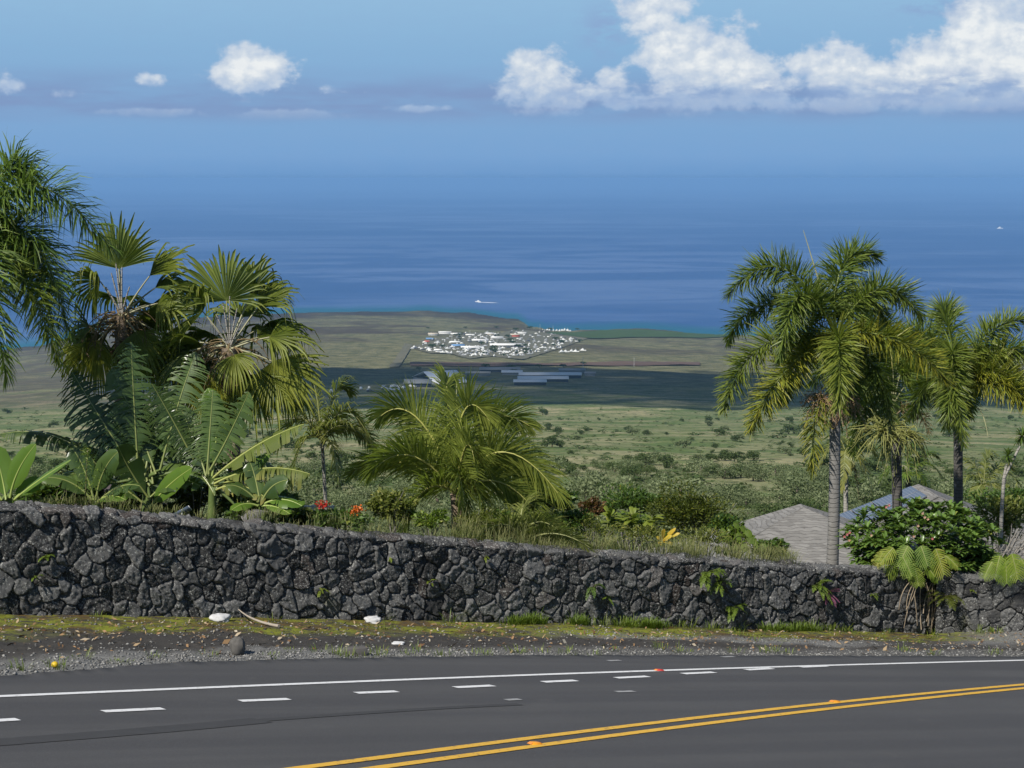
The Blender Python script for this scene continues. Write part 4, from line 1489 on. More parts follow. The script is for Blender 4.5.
r, cr = feather_palm('foxtail_palm', 'foxtail palm with hanging cream flower sprays, standing between the two other foxtail palms', 'palm tree', (893, 382), 41, (899, 585), [
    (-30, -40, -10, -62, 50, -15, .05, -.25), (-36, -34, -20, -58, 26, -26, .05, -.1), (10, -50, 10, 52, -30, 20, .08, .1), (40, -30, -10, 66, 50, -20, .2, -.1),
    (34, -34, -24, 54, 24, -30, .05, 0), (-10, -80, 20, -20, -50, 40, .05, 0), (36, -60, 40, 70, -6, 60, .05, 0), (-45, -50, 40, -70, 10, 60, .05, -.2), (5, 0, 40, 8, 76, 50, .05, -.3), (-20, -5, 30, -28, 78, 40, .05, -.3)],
    LEAF['foxtail'], BARK_DARK, 0.145, (896, 436), mode='plumose', L=27, n=90, lw=0.036, droop=0.2, group='foxtail palms')
flower_spray(r, 'flower_spray', at(884, 430, 40.0), 41, m_greenspray, 34, 26, 90, rad=.016)
flower_spray(r, 'flower_spray', at(906, 434, 40.0), 41, m_greenspray, 26, 30, 64, rad=.016)
b = MB()
frond(b, at(897, 414, 40.8), at(915, 395, 40.6), at(929, 432, 40.6), 15 * 41 / F, 34, 0.03, 'plumose', 0.2, 0.9)
b.build('dead_frond', LEAF['dead'], r)
b = MB()
for dx, dy in ((-6, -28), (6, -30), (12, -20), (-1, -36)):
    b.tube(bez(at(894, 405, 40.4), at(894 + dx * .3, 405 + dy * .5, 40.3), at(894 + dx, 405 + dy, 40.2), 6), np.linspace(.022, .010, 6), 5)
b.build('bare_stalk', m_spear, r)

r, cr = feather_palm('foxtail_palm', 'foxtail palm with dark trunk, farthest right of the three tall ones', 'palm tree', (958, 382), 38, (958, 580), [
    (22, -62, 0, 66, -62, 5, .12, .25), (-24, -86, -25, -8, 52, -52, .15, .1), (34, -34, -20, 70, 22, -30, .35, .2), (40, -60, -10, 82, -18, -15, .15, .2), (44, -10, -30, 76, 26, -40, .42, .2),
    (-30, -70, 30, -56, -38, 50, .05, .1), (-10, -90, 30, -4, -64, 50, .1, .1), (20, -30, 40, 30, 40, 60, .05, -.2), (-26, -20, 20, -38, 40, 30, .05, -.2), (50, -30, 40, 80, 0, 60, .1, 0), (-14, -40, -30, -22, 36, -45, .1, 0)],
    LEAF['foxtail'], BARK_DARK, 0.12, (958, 432), mode='plumose', L=25, n=120, lw=0.030, droop=0.16, group='foxtail palms')
b = MB()
b.tube(bez(at(978, 408, 37.5), at(984, 412, 37.4), at(988, 436, 37.4), 7), np.linspace(.02, .012, 7), 5)
b.build('bare_stalk', m_spear, r)

r, cr = feather_palm('feathery_palm', 'dark green feathery palm cut by the left edge, beside the fan palms', 'palm tree', (-28, 244), 24, (-30, 520), [
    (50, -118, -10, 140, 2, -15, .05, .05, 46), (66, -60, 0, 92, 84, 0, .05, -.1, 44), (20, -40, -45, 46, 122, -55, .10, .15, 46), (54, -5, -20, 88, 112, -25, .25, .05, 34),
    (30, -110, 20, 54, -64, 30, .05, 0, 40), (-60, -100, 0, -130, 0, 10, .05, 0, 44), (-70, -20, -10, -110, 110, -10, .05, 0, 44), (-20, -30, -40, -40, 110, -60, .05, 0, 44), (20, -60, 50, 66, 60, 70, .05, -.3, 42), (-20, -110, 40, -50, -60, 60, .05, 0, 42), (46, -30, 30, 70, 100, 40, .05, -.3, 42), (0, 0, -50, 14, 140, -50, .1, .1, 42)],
    LEAF['queen'], BARK_GREY, 0.13, (-29, 320), mode='plumose', L=42, n=105, lw=0.024, droop=0.65)

# fan palms


def fan_palm(label, crown_px, D, base_px, leaves, trunk_r, mid_px=None):
    cr = at(*crown_px, D)
    bs = at(*base_px, D)
    bs[2] = min(bs[2], garden_z(bs[0], bs[1])) - 0.1
    r = empty('fan_palm', bs, label, 'palm tree', 'fan palms')
    k = D / F * 1.008
    md = at(*(mid_px or ((crown_px[0] + base_px[0]) / 2, (crown_px[1] + base_px[1]) / 2)), D)
    path = bez(bs, md, cr, 22)
    b_ = MB()
    b_.tube(path, np.interp(np.linspace(0, 1, 22), [0, .1, .8, 1], [1.3, 1.0, 0.95, 1.25]) * trunk_r * (1 + 0.06 * rng.standard_normal(22)), 12)
    b_.build('trunk', BARK_FIBRE, r, smooth=True)
    b_ = MB()                                        # old leaf bases and fibre round the top of the trunk
    for q in range(110):
        a = rng.uniform(0, 6.28)
        z0 = rng.uniform(-0.75, 0.05)
        p0 = cr + (math.cos(a) * trunk_r * .8, math.sin(a) * trunk_r * .8, z0)
        p2 = p0 + (math.cos(a) * rng.uniform(.05, .2), math.sin(a) * rng.uniform(.05, .2), rng.uniform(-.28, .14))
        b_.tube(bez(p0, (p0 + p2) / 2 + (0, 0, .05), p2, 4), np.linspace(.022, .006, 4), 4, col=(rng.uniform(), rng.uniform(0, .4), 0, 1))
    for q in range(26):                              # dead strips and old flower stalks hanging down
        a = rng.uniform(0, 6.28)
        p0 = cr + (math.cos(a) * trunk_r, math.sin(a) * trunk_r, rng.uniform(-.25, .15))
        p1 = p0 + (math.cos(a) * rng.uniform(.2, .5), math.sin(a) * rng.uniform(.2, .5), rng.uniform(-.1, .2))
        p2 = p1 + (math.cos(a) * rng.uniform(0, .2), math.sin(a) * rng.uniform(0, .2), rng.uniform(-.6, -.1))
        b_.tube(bez(p0, p1, p2, 7), np.linspace(.013, .005, 7), 4, col=(rng.uniform(), .2, 0, 1))
        leaf_cloud(b_, bez(p0, p1, p2, 9)[3:] + rng.normal(0, .03, (6, 3)), .12, .03, up=-.4)
    b_.build('leaf_bases', LEAF['dead'], r)
    for (hx, hy, hz, ax, ay, az_, nx_, ny_, nz_, rad, spread, dr, yl, tone) in leaves:
        hub = cr + off(D, hx * .9, hy * .9, hz)
        rad = rad * 1.10
        spread = min(112, spread * 1.2)
        b_ = MB()
        fan_leaf(b_, cr + rng.normal(0, .02, 3), hub, off(D, ax, ay, az_), off(D, nx_, ny_, nz_), rad * k, 36, spread, yl, dr, tone=tone)
        b_.build('leaf', LEAF['fan'], r)
    for q in range(9):                              # leaves at the back and low around the trunk
        a = rng.uniform(0.15, 2.99)
        e = rng.uniform(-.9, .5)
        dv = np.array((math.cos(a) * math.cos(e), math.sin(a) * math.cos(e), math.sin(e)))
        b_ = MB()
        fan_leaf(b_, cr, cr + dv * rng.uniform(28, 42) * k, dv + (0, 0, -.25), UP + rng.normal(0, .3, 3) - dv * .3, rng.uniform(36, 46) * k, 36, rng.uniform(55, 80), .10, .6, tone=.0)
        b_.build('leaf', LEAF['fan'], r)
    return r, cr


# hub offset, axis, normal (photo pixels, y down, z into the picture), radius, spread, droop, yellow, tone
r, cr = fan_palm('fan palm with a leaning trunk and yellowing lower leaves, nearer the middle of the garden', (230, 348), 26, (246, 520), [
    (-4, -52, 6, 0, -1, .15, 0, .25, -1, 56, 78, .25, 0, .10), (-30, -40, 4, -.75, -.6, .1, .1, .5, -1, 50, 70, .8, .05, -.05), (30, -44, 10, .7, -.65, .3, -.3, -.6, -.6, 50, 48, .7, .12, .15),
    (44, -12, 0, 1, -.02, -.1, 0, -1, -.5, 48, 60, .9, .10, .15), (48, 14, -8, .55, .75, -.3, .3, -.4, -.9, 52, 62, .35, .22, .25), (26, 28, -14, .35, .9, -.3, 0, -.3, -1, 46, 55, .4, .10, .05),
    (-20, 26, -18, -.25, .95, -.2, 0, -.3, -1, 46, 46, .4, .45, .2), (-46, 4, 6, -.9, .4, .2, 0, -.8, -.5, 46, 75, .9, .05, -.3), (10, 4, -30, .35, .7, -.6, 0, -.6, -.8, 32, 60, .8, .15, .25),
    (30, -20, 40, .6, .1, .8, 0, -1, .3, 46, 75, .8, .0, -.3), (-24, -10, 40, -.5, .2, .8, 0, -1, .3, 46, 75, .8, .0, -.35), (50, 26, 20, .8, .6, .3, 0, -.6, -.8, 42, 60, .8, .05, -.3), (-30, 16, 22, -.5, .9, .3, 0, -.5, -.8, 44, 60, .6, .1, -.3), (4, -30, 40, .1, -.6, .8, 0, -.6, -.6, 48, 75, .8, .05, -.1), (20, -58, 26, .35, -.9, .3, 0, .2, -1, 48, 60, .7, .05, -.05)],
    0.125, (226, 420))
# new leaf spears and pale stalks
b = MB()
for dx, dy in ((-12, -34), (-5, -46), (2, -52), (9, -40), (15, -30), (-18, -26)):
    b.tube(bez(cr, cr + off(26, dx * .4, dy * .5, -4), cr + off(26, dx, dy, -6), 6), np.linspace(.017, .009, 6), 6)
b.build('leaf_stalk', BARK_PALE, r)
r, cr = fan_palm('fan palm with a straight trunk behind the torn banana leaves, beside the left feathery palm', (122, 316), 26.5, (121, 520), [
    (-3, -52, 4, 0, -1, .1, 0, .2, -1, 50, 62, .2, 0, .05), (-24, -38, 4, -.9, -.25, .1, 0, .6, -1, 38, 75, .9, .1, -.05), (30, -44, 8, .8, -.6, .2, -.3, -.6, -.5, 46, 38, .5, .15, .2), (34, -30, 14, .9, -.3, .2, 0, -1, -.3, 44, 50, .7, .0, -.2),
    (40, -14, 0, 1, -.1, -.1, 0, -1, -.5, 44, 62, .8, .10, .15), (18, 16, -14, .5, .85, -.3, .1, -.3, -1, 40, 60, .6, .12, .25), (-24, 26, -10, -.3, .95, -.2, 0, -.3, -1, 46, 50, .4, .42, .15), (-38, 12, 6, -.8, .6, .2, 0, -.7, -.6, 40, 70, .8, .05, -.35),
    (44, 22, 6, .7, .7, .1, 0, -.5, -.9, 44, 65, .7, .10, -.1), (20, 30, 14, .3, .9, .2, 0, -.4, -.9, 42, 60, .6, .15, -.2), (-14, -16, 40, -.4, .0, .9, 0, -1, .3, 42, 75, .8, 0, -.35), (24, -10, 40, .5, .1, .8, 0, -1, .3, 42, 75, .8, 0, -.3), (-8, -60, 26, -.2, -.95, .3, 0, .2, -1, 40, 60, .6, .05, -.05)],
    0.11)
b = MB()
for dx, dy in ((-8, -44), (-3, -54), (3, -50), (-14, -30), (10, -30)):
    b.tube(bez(cr, cr + off(26, dx * .4, dy * .5, -4), cr + off(26, dx, dy, -6), 6), np.linspace(.018, .010, 6), 6)
b.build('leaf_stalk', BARK_PALE, r)

# coconut palm behind the middle of the wall
D = 27
r, cr = feather_palm('coconut_palm', 'young coconut palm with wide arching fronds behind the middle of the wall', 'palm tree', (456, 494), D, (456, 545), [
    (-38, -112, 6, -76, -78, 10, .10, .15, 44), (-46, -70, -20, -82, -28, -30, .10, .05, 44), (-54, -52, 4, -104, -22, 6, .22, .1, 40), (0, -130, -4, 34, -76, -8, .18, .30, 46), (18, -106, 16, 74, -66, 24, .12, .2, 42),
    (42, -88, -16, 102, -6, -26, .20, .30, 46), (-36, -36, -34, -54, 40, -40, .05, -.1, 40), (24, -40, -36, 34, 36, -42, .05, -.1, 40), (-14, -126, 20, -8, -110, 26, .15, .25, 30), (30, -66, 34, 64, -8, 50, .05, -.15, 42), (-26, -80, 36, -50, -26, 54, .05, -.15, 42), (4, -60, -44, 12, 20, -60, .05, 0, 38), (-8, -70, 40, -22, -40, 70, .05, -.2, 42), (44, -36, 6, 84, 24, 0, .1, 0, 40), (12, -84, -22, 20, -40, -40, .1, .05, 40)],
    LEAF['coconut'], BARK_FIBRE, 0.12, None, mode='pinnate', L=44, n=125, lw=0.024, droop=0.45, twist=R(55), spear=(1, -112), frad=0.026)

r, cr = feather_palm('young_palm', 'low yellow green palm arching over the wall top right of the coconut palm', 'palm tree', (520, 545), 25, (520, 560), [
    (-6, -40, -10, -46, -12, -20, .2, .3, 26), (10, -44, 0, 48, -8, 0, .25, .3, 26), (-2, -52, 20, 14, -34, 30, .2, .2, 26), (30, -30, -20, 70, -4, -30, .2, .25, 24), (-20, -30, 10, -56, -14, 10, .15, .2, 24)],
    LEAF['pale'], BARK_FIBRE, 0.06, None, mode='pinnate', L=26, n=80, lw=0.02, droop=0.6, twist=R(50))

r, cr = feather_palm('slender_palm', 'slender pale green palm standing between the fan palms and the coconut palm', 'palm tree', (322, 442), 32, (327, 560), [
    (-4, -60, 0, -10, -62, 4, .2, .2, 26), (22, -60, -6, 46, -10, -8, .3, .3, 28), (20, -36, -20, 52, -2, -22, .3, .3, 26), (-24, -50, 0, -44, 4, 0, .35, .25, 28), (-16, -30, -20, -30, 40, -24, .3, .2, 24), (12, -70, 10, 26, -50, 16, .2, .2, 26), (-14, -60, 16, -30, -30, 26, .2, .1, 26), (14, -20, -26, 20, 36, -30, .3, .1, 22), (30, -30, 20, 50, 14, 30, .2, 0, 24)],
    LEAF['pale'], BARK_PALE, 0.04, None, mode='pinnate', L=28, n=70, lw=0.026, droop=0.8, twist=R(40))

r, cr = feather_palm('slender_palm', 'small yellowing palm with a thin pale trunk seen behind the tall grey trunk', 'palm tree', (846, 452), 62, (846, 518), [
    (-14, -26, 0, -30, 22, 0, .4, .3, 16), (16, -26, 0, 40, 16, 0, .5, .3, 16), (4, -36, 0, 18, -22, 0, .3, .2, 16), (-12, -36, 10, -26, -14, 14, .3, .2, 16), (12, -10, -10, 26, 44, -12, .6, .3, 14), (-4, -12, -14, -6, 34, -16, .5, .2, 14), (20, -20, 14, 34, 6, 20, .3, 0, 16)],
    LEAF['pale'], BARK_PALE, 0.10, None, mode='pinnate', L=16, n=34, lw=0.06, droop=0.8, group='small palms behind the houses')
b = MB()
frond(b, cr, cr + off(62, 8, 10, -8), cr + off(62, 12, 44, -8), 9 * 62 / F, 24, .05, 'pinnate', .3, .9)
b.build('dead_frond', LEAF['dead'], r)
r, cr = feather_palm('slender_palm', 'small green palm behind the rightmost tall dark trunk', 'palm tree', (984, 486), 64, (984, 540), [
    (-12, -26, 0, -30, 8, 0, .15, .1, 15), (14, -30, 0, 36, -2, 0, .2, .2, 15), (0, -40, 0, 6, -30, 0, .2, .2, 15), (-10, -36, 10, -24, -20, 14, .2, .1, 15), (12, -12, -10, 24, 20, -12, .3, .2, 13), (-8, -12, -14, -18, 22, -16, .2, .1, 13), (20, -30, 14, 34, -14, 20, .2, 0, 15)],
    LEAF['pale'], BARK_DARK, 0.11, None, mode='pinnate', L=15, n=34, lw=0.06, droop=0.7, group='small palms behind the houses')
r, cr = feather_palm('slender_palm', 'dark small palm partly behind the middle tall trunk, over the solar panels', 'palm tree', (908, 474), 60, (908, 540), [
    (-12, -20, 0, -28, 6, 0, .1, -.2, 15), (14, -24, 0, 32, 0, 0, .1, -.1, 15), (0, -34, 0, 8, -26, 0, .1, -.1, 15), (12, -12, -10, 22, 22, -12, .1, -.2, 13), (-8, -12, -14, -18, 22, -16, .1, -.2, 13), (20, -30, 14, 34, -14, 20, .1, -.2, 15)],
    LEAF['queen'], BARK_DARK, 0.11, None, mode='pinnate', L=15, n=34, lw=0.06, droop=0.7, group='small palms behind the houses')


# ------------------------------------------------------------------ banana plants
def banana(label, base_px, D, leaves, stem_h=60, stem_r=0.09, group='banana plants', extra=0):
    bs = at(*base_px, D)
    bs[2] = min(bs[2], garden_z(bs[0], bs[1])) - 0.05
    r = empty('banana_plant', bs, label, 'banana plant', group)
    k = D / F * 1.008
    top = at(base_px[0], base_px[1] - stem_h, D)
    b_ = MB()
    b_.tube(bez(bs, (bs + top) / 2, top, 12), np.linspace(stem_r, stem_r * 0.55, 12), 12)
    b_.build('stem', m_stem, r, smooth=True)
    for q in range(extra):
        a = rng.uniform(-1.25, 1.25)
        Lp = rng.uniform(60, 105)
        x0, y0 = base_px[0] + rng.normal(0, 6), base_px[1] - stem_h + rng.normal(0, 5)
        tx, ty = x0 + math.sin(a) * Lp, y0 - math.cos(a) * Lp * rng.uniform(.55, 1.0)
        leaves = leaves + [(x0, y0, x0 + math.sin(a) * Lp * .35, y0 - Lp * .62, tx, ty, rng.uniform(16, 24), rng.uniform(.5, .9), .5, rng.uniform(.2, .9), .03, rng.uniform(-.2, .15), 'banana')]
    for lf in leaves:
        (x0, y0, x1, y1, x2, y2, w, tear, dr, dz, yl, tone, mk) = lf
        p0 = at(x0, y0, D - 0.1)
        p2 = at(x2, y2, D + dz)
        p1 = at(x1, y1, D + dz * 0.4)
        b_ = MB()
        ln = np.linalg.norm(p2 - p0)
        nrm = np.array((0.1, -0.9, 0.65)) if abs(y2 - y0) > abs(x2 - x0) * 0.8 else np.array((0.0, -0.35, 1.0))
        broad_leaf(b_, p0, p1, p2, w * k * .88, 64, tear, dr, nrm, yl, tone + rng.normal(0, .14), rib=0.02)  # tone spread per leaf imitates sunlit and shaded blades in the colour
        b_.build('leaf', LEAF[mk], r)
        b_ = MB()
        b_.tube(bez(top, (top + p0) / 2 + (0, 0, .05), p0, 6), np.linspace(.035, .02, 6), 6)
        b_.build('leaf_stalk', m_stem, r)
    return r


banana('banana plant with tall dark torn leaves standing under the straight fan palm', (146, 520), 24.6, [
    (134, 470, 104, 425, 72, 372, 36, .92, .5, .3, .02, -.15, 'banana'), (138, 468, 134, 405, 131, 342, 27, .92, .5, .1, .02, -.05, 'banana'), (156, 474, 140, 430, 112, 368, 22, .35, .2, .5, .05, .15, 'banana'),
    (198, 468, 178, 428, 152, 384, 28, .92, .6, -.3, .05, .05, 'banana'), (160, 470, 178, 400, 196, 352, 27, .85, .5, .4, .03, .0, 'banana'), (150, 500, 128, 470, 118, 446, 16, .10, .1, -.4, .0, -.15, 'banana'),
    (148, 508, 110, 470, 62, 474, 18, .10, .3, -.2, .03, -.1, 'banana'), (150, 508, 166, 484, 192, 468, 13, .04, .1, -.4, .05, .3, 'banana_bright'), (112, 484, 70, 420, 0, 434, 15, .5, .9, .4, .1, -.3, 'banana'), (150, 498, 176, 470, 200, 486, 18, .1, .3, -.2, .02, -.1, 'banana'), (148, 512, 150, 470, 178, 436, 20, .3, .3, .3, .02, -.2, 'banana'), (140, 490, 104, 450, 64, 440, 18, .8, .6, .5, .03, -.1, 'banana'), (150, 486, 120, 440, 92, 402, 24, .8, .5, .6, .03, -.1, 'banana')], 40, extra=7)
banana('banana plant with ragged yellowish leaves reaching right below the leaning fan palm', (212, 522), 24.4, [
    (207, 474, 210, 430, 213, 390, 24, .85, .5, .2, .05, .05, 'banana'), (210, 470, 228, 440, 249, 392, 20, .5, .4, -.1, .05, .15, 'banana'), (212, 476, 222, 420, 208, 388, 15, .1, .2, .3, .1, .3, 'banana_bright'), (213, 478, 255, 440, 304, 424, 19, .45, .7, -.3, .10, .15, 'banana_ragged'), (214, 484, 262, 458, 310, 474, 17, .6, 1.1, -.5, .25, .25, 'banana_ragged'), (216, 490, 240, 478, 266, 498, 14, .5, .9, -.5, .4, .3, 'banana_ragged'), (236, 506, 266, 492, 304, 506, 13, .08, .3, -.3, .05, .2, 'banana'), (206, 476, 196, 440, 178, 402, 22, .85, .5, .4, .05, -.1, 'banana'), (214, 480, 250, 470, 270, 452, 13, .1, .3, .2, .05, .3, 'banana_bright'), (214, 486, 240, 480, 262, 462, 14, .2, .4, .1, .3, .3, 'banana_ragged')], 36, extra=6)
banana('bright green banana plant with whole leaves at the left end of the wall', (8, 520), 23, [
    (10, 498, 14, 470, 36, 444, 13, .02, .1, -.1, .05, .6, 'banana_bright'), (14, 500, 40, 478, 71, 460, 11, .02, .1, -.3, .05, .6, 'banana_bright'), (6, 500, 4, 480, -6, 448, 18, .05, .1, .1, .05, .3, 'banana_bright'), (2, 500, -20, 470, -50, 470, 16, .05, .2, 0, .05, .3, 'banana_bright'), (14, 500, 26, 486, 40, 478, 12, .02, .1, .2, .05, .2, 'banana_bright')], 24)

banana('short banana plant with broad low leaves, right of the bright whole leaved one', (96, 520), 24.0, [
    (92, 500, 70, 474, 40, 478, 14, .06, .3, -.2, .03, .0, 'banana'), (96, 500, 100, 468, 118, 452, 14, .06, .2, -.2, .03, .1, 'banana'), (98, 502, 120, 480, 140, 486, 13, .1, .3, -.3, .03, .0, 'banana'), (94, 500, 84, 462, 72, 448, 14, .1, .2, .1, .03, -.1, 'banana'), (96, 504, 108, 490, 126, 500, 11, .05, .3, -.4, .05, .3, 'banana_bright')], 22)
banana('short broad leaved banana plant at the right end of the clump below the fan palms', (262, 524), 24.0, [
    (258, 502, 240, 482, 226, 486, 12, .06, .3, -.2, .03, .1, 'banana'), (262, 502, 270, 482, 288, 480, 13, .06, .2, -.2, .03, .1, 'banana'), (264, 504, 282, 494, 302, 506, 12, .1, .3, -.3, .03, .2, 'banana_bright'), (260, 502, 256, 476, 250, 462, 12, .1, .2, .1, .03, 0, 'banana'), (262, 506, 276, 504, 290, 514, 10, .05, .3, -.4, .05, .3, 'banana_bright'), (258, 506, 244, 500, 232, 510, 10, .05, .3, -.4, .05, .2, 'banana_bright')], 18)
# ------------------------------------------------------------------ houses beyond the wall
m_shingle, t = new_mat('roof_shingles')
P = t.pos()
x, y, z = t.sep(P)
zz = t.m('ADD', t.m('MULTIPLY', z, 21.0), t.m('MULTIPLY', t.noise(P, 1.1, 4), 4.5))
fz = t.m('FRACT', zz)
cell = t.node('ShaderNodeTexWhiteNoise', noise_dimensions='2D')
t.put(cell.inputs['Vector'], t.comb(t.m('FLOOR', t.m('MULTIPLY', t.m('ADD', x, y), 4.2)), t.m('FLOOR', zz), 0.0))
n = t.noise(P, 6.0, 5, .7)
c = t.mix(cell.outputs['Value'], (0.130, 0.127, 0.121), (0.215, 0.210, 0.200))
c = t.mix(t.m('MULTIPLY', n, 0.5), c, (0.24, 0.23, 0.22))
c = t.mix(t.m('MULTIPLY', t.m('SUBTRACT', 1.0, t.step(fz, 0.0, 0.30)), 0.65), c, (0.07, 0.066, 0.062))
finish(t, principled(t, c, 0.92, 0.1, t.bump(fz, 0.6, 0.03)))
m_brownroof, t = new_mat('brown_metal_roof')
P = t.pos()
x, y, z = t.sep(P)
w = t.m('FRACT', t.m('MULTIPLY', t.m('ADD', x, t.m('MULTIPLY', y, 0.3)), 3.0))
c = t.mix(t.noise(P, 2.5, 4, .6), (0.105, 0.080, 0.078), (0.165, 0.130, 0.125))
c = t.mix(t.m('MULTIPLY', t.m('LESS_THAN', w, 0.12), 0.6), c, (0.04, 0.03, 0.03))  # dark stripes put the shadows of leaves into the roof colour
finish(t, principled(t, c, 0.7, 0.2))
m_hwall = plain('painted_house_wall', (0.42, 0.40, 0.35), 0.85, 0.2, 0.08, 3)
m_trim = plain('white_trim', (0.62, 0.62, 0.60), 0.6, 0.3, 0.06, 4)
m_glassdark = plain('dark_window_glass', (0.03, 0.04, 0.05), 0.1, 0.6, 0.1, 2)
m_panel, t = new_mat('solar_cells')
P = t.pos()
uvn = t.attr('tint')
sc = t.node('ShaderNodeSeparateColor')
t.put(sc.inputs[0], uvn)
fx = t.m('FRACT', t.m('MULTIPLY', sc.outputs[0], 24.0))
fy = t.m('FRACT', t.m('MULTIPLY', sc.outputs[1], 12.0))
ln = t.m('MAXIMUM', t.m('LESS_THAN', fx, 0.07), t.m('LESS_THAN', fy, 0.07))
finish(t, principled(t, t.mix(ln, (0.085, 0.110, 0.155), (0.30, 0.32, 0.35)), 0.30, 0.5))


def rot2(a):
    return np.array(((math.cos(a), -math.sin(a), 0), (math.sin(a), math.cos(a), 0), (0, 0, 1.0)))


def hip_house(label, apex_px, D, w, df, db, h, r0, r1, yaw, roofm, wall_h=2.5, group=None, panels=None):
    """house with a hip roof: half width w, depth df to the front and db to the back of the near ridge end, rise h, ridge from r0 to r1"""
    ap = at(*apex_px, D)
    Rm = rot2(yaw)
    org = np.array((ap[0], ap[1], ap[2] - h - wall_h))
    r = empty('house', org, label, 'house', group)

    def W_(v):
        return np.asarray(v, float) @ Rm.T + ap
    n = 12
    b_ = MB()
    fl, fr_, br, bl = [np.array(q, float) for q in ((-w, -df, -h), (w, -df, -h), (w, db, -h), (-w, db, -h))]
    ra, rb = np.array((0, r0, 0.0)), np.array((0, r1, 0.0))

    def facet(a, bb, c_, dd):
        s_ = np.linspace(0, 1, n)
        G = np.array([[(a * (1 - p) + bb * p) * (1 - q) + (dd * (1 - p) + c_ * p) * q for p in s_] for q in s_])
        G[..., 2] += 0.006 * rng.standard_normal((n, n))
        b_.grid(W_(G.reshape(-1, 3)).reshape(n, n, 3))
    facet(fl, fr_, ra, ra)
    facet(fr_, br, rb, ra)
    facet(br, bl, rb, rb)
    facet(bl, fl, ra, rb)
    ev = [fl, fr_, br, bl]
    dn = np.array((0, 0, -.18))
    for i in range(4):
        a, c_ = ev[i], ev[(i + 1) % 4]
        b_.add(W_([a, c_, c_ + dn, a + dn]), quads=[(0, 1, 2, 3)])
    b_.add(W_([e + dn for e in ev]), quads=[(0, 1, 2, 3)])
    roof = b_.build('roof', roofm, r)
    b_ = MB()
    for a, c_ in ((ra, rb), (fl, ra), (fr_, ra), (br, rb), (bl, rb)):
        if np.linalg.norm(a - c_) > 0.05:
            tt = np.linspace(0, 1, 12)[:, None]
            b_.tube(W_(a * (1 - tt) + c_ * tt) - (0, 0, 0.03), 0.04, 6)
    b_.build('ridge_cap', roofm, roof, origin=org)
    b_ = MB()
    zw = -h - 0.20
    iw = w - 0.6
    y0, y1 = -df + 0.6, max(db - 0.4, -df + 1.2)
    b_.box((-iw, y0, zw - wall_h - 1.5), (iw, y1, zw))
    b_.v[-1] = W_(b_.v[-1])
    b_.build('wall', m_hwall, r)
    for sx in (-0.45, 0.4):
        b_ = MB()
        x0 = sx * iw
        b_.box((x0 - .6, y0 - .05, zw - 1.7), (x0 + .6, y0 - .003, zw - .5))
        b_.v[-1] = W_(b_.v[-1])
        wdw = b_.build('window', m_trim, r)
        b_ = MB()
        b_.box((x0 - .52, y0 - .07, zw - 1.62), (x0 + .52, y0 - .052, zw - .58))
        b_.v[-1] = W_(b_.v[-1])
        b_.build('pane', m_glassdark, wdw, origin=org)
    if panels:
        q0, q1, f0, f1, nu, nv = panels
        nrm = unit(np.cross(fl - bl, ra - fl))
        if nrm[2] < 0:
            nrm = -nrm

        def PT(f, q):
            """f across the facet from front to back, q up the slope"""
            lo, hi = fl * (1 - f) + bl * f, ra * (1 - f) + rb * f
            return lo * (1 - q) + hi * q + nrm * 0.10
        for i in range(nu):
            for j in range(nv):
                g = 0.010
                fa, fb = f0 + (f1 - f0) * j / nv + g, f0 + (f1 - f0) * (j + 1) / nv - g
                qa, qb = q0 + (q1 - q0) * i / nu + g * .5, q0 + (q1 - q0) * (i + 1) / nu - g * .5
                b_ = MB()
                vs = np.array([PT(fa, qa), PT(fb, qa), PT(fb, qb), PT(fa, qb)])
                lo = vs - nrm * 0.05
                b_.add(W_(np.vstack([lo, vs])), quads=[(0, 1, 5, 4), (1, 2, 6, 5), (2, 3, 7, 6), (3, 0, 4, 7), (0, 3, 2, 1)], col=(.5, .5, 0, 1))
                pn = b_.build('solar_panel', m_trim, r)
                b_ = MB()
                b_.add(W_(vs + nrm * 0.004), quads=[(0, 1, 2, 3)], col=[(0, 0, 0, 1), (.25, 0, 0, 1), (.25, .5, 0, 1), (0, .5, 0, 1)])
                b_.build('cells', m_panel, pn, origin=org)
    return r


hip_house('house with a plain weathered grey shingle hip roof, left of the one with solar panels', (803, 507), 45, 6.0, 5.0, 1.0, 2.0, 0, .4, 0, m_shingle, group='houses below the wall')
hip_house('house with a weathered shingle roof carrying blue solar panels, behind the flowering shrub', (928, 490), 52, 5.2, 2.6, 1.2, 2.0, -1.0, 1.0, R(4), m_shingle, group='houses below the wall', panels=(0.42, 0.95, .12, .90, 4, 2))
hip_house('house with a dark brown roof, leaf shadows painted on as stripes, behind the banana plants at left', (80, 477), 33, 2.3, 2.2, 1.2, 1.05, -.3, .3, R(-12), m_brownroof, group='houses below the wall')

# white railing behind the red flowers
p0, p1 = at(292, 506, 29), at(334, 507, 29)
r = empty('railing', (p0 + p1) / 2 - (0, 0, .9), 'small white railing behind the red flowering plants', 'railing')
for dy in (0.0, -0.10, -0.20):
    b = MB()
    b.tube(np.array([p0 + (0, 0, dy), p1 + (0, 0, dy)]), 0.018, 6)
    b.build('rail', m_trim, r)
for f in (0.02, 0.5, 0.98):
    b = MB()
    q = p0 * (1 - f) + p1 * f
    b.tube(np.array([q + (0, 0, .03), q - (0, 0, 1.0)]), 0.025, 6)
    b.build('post', m_trim, r)

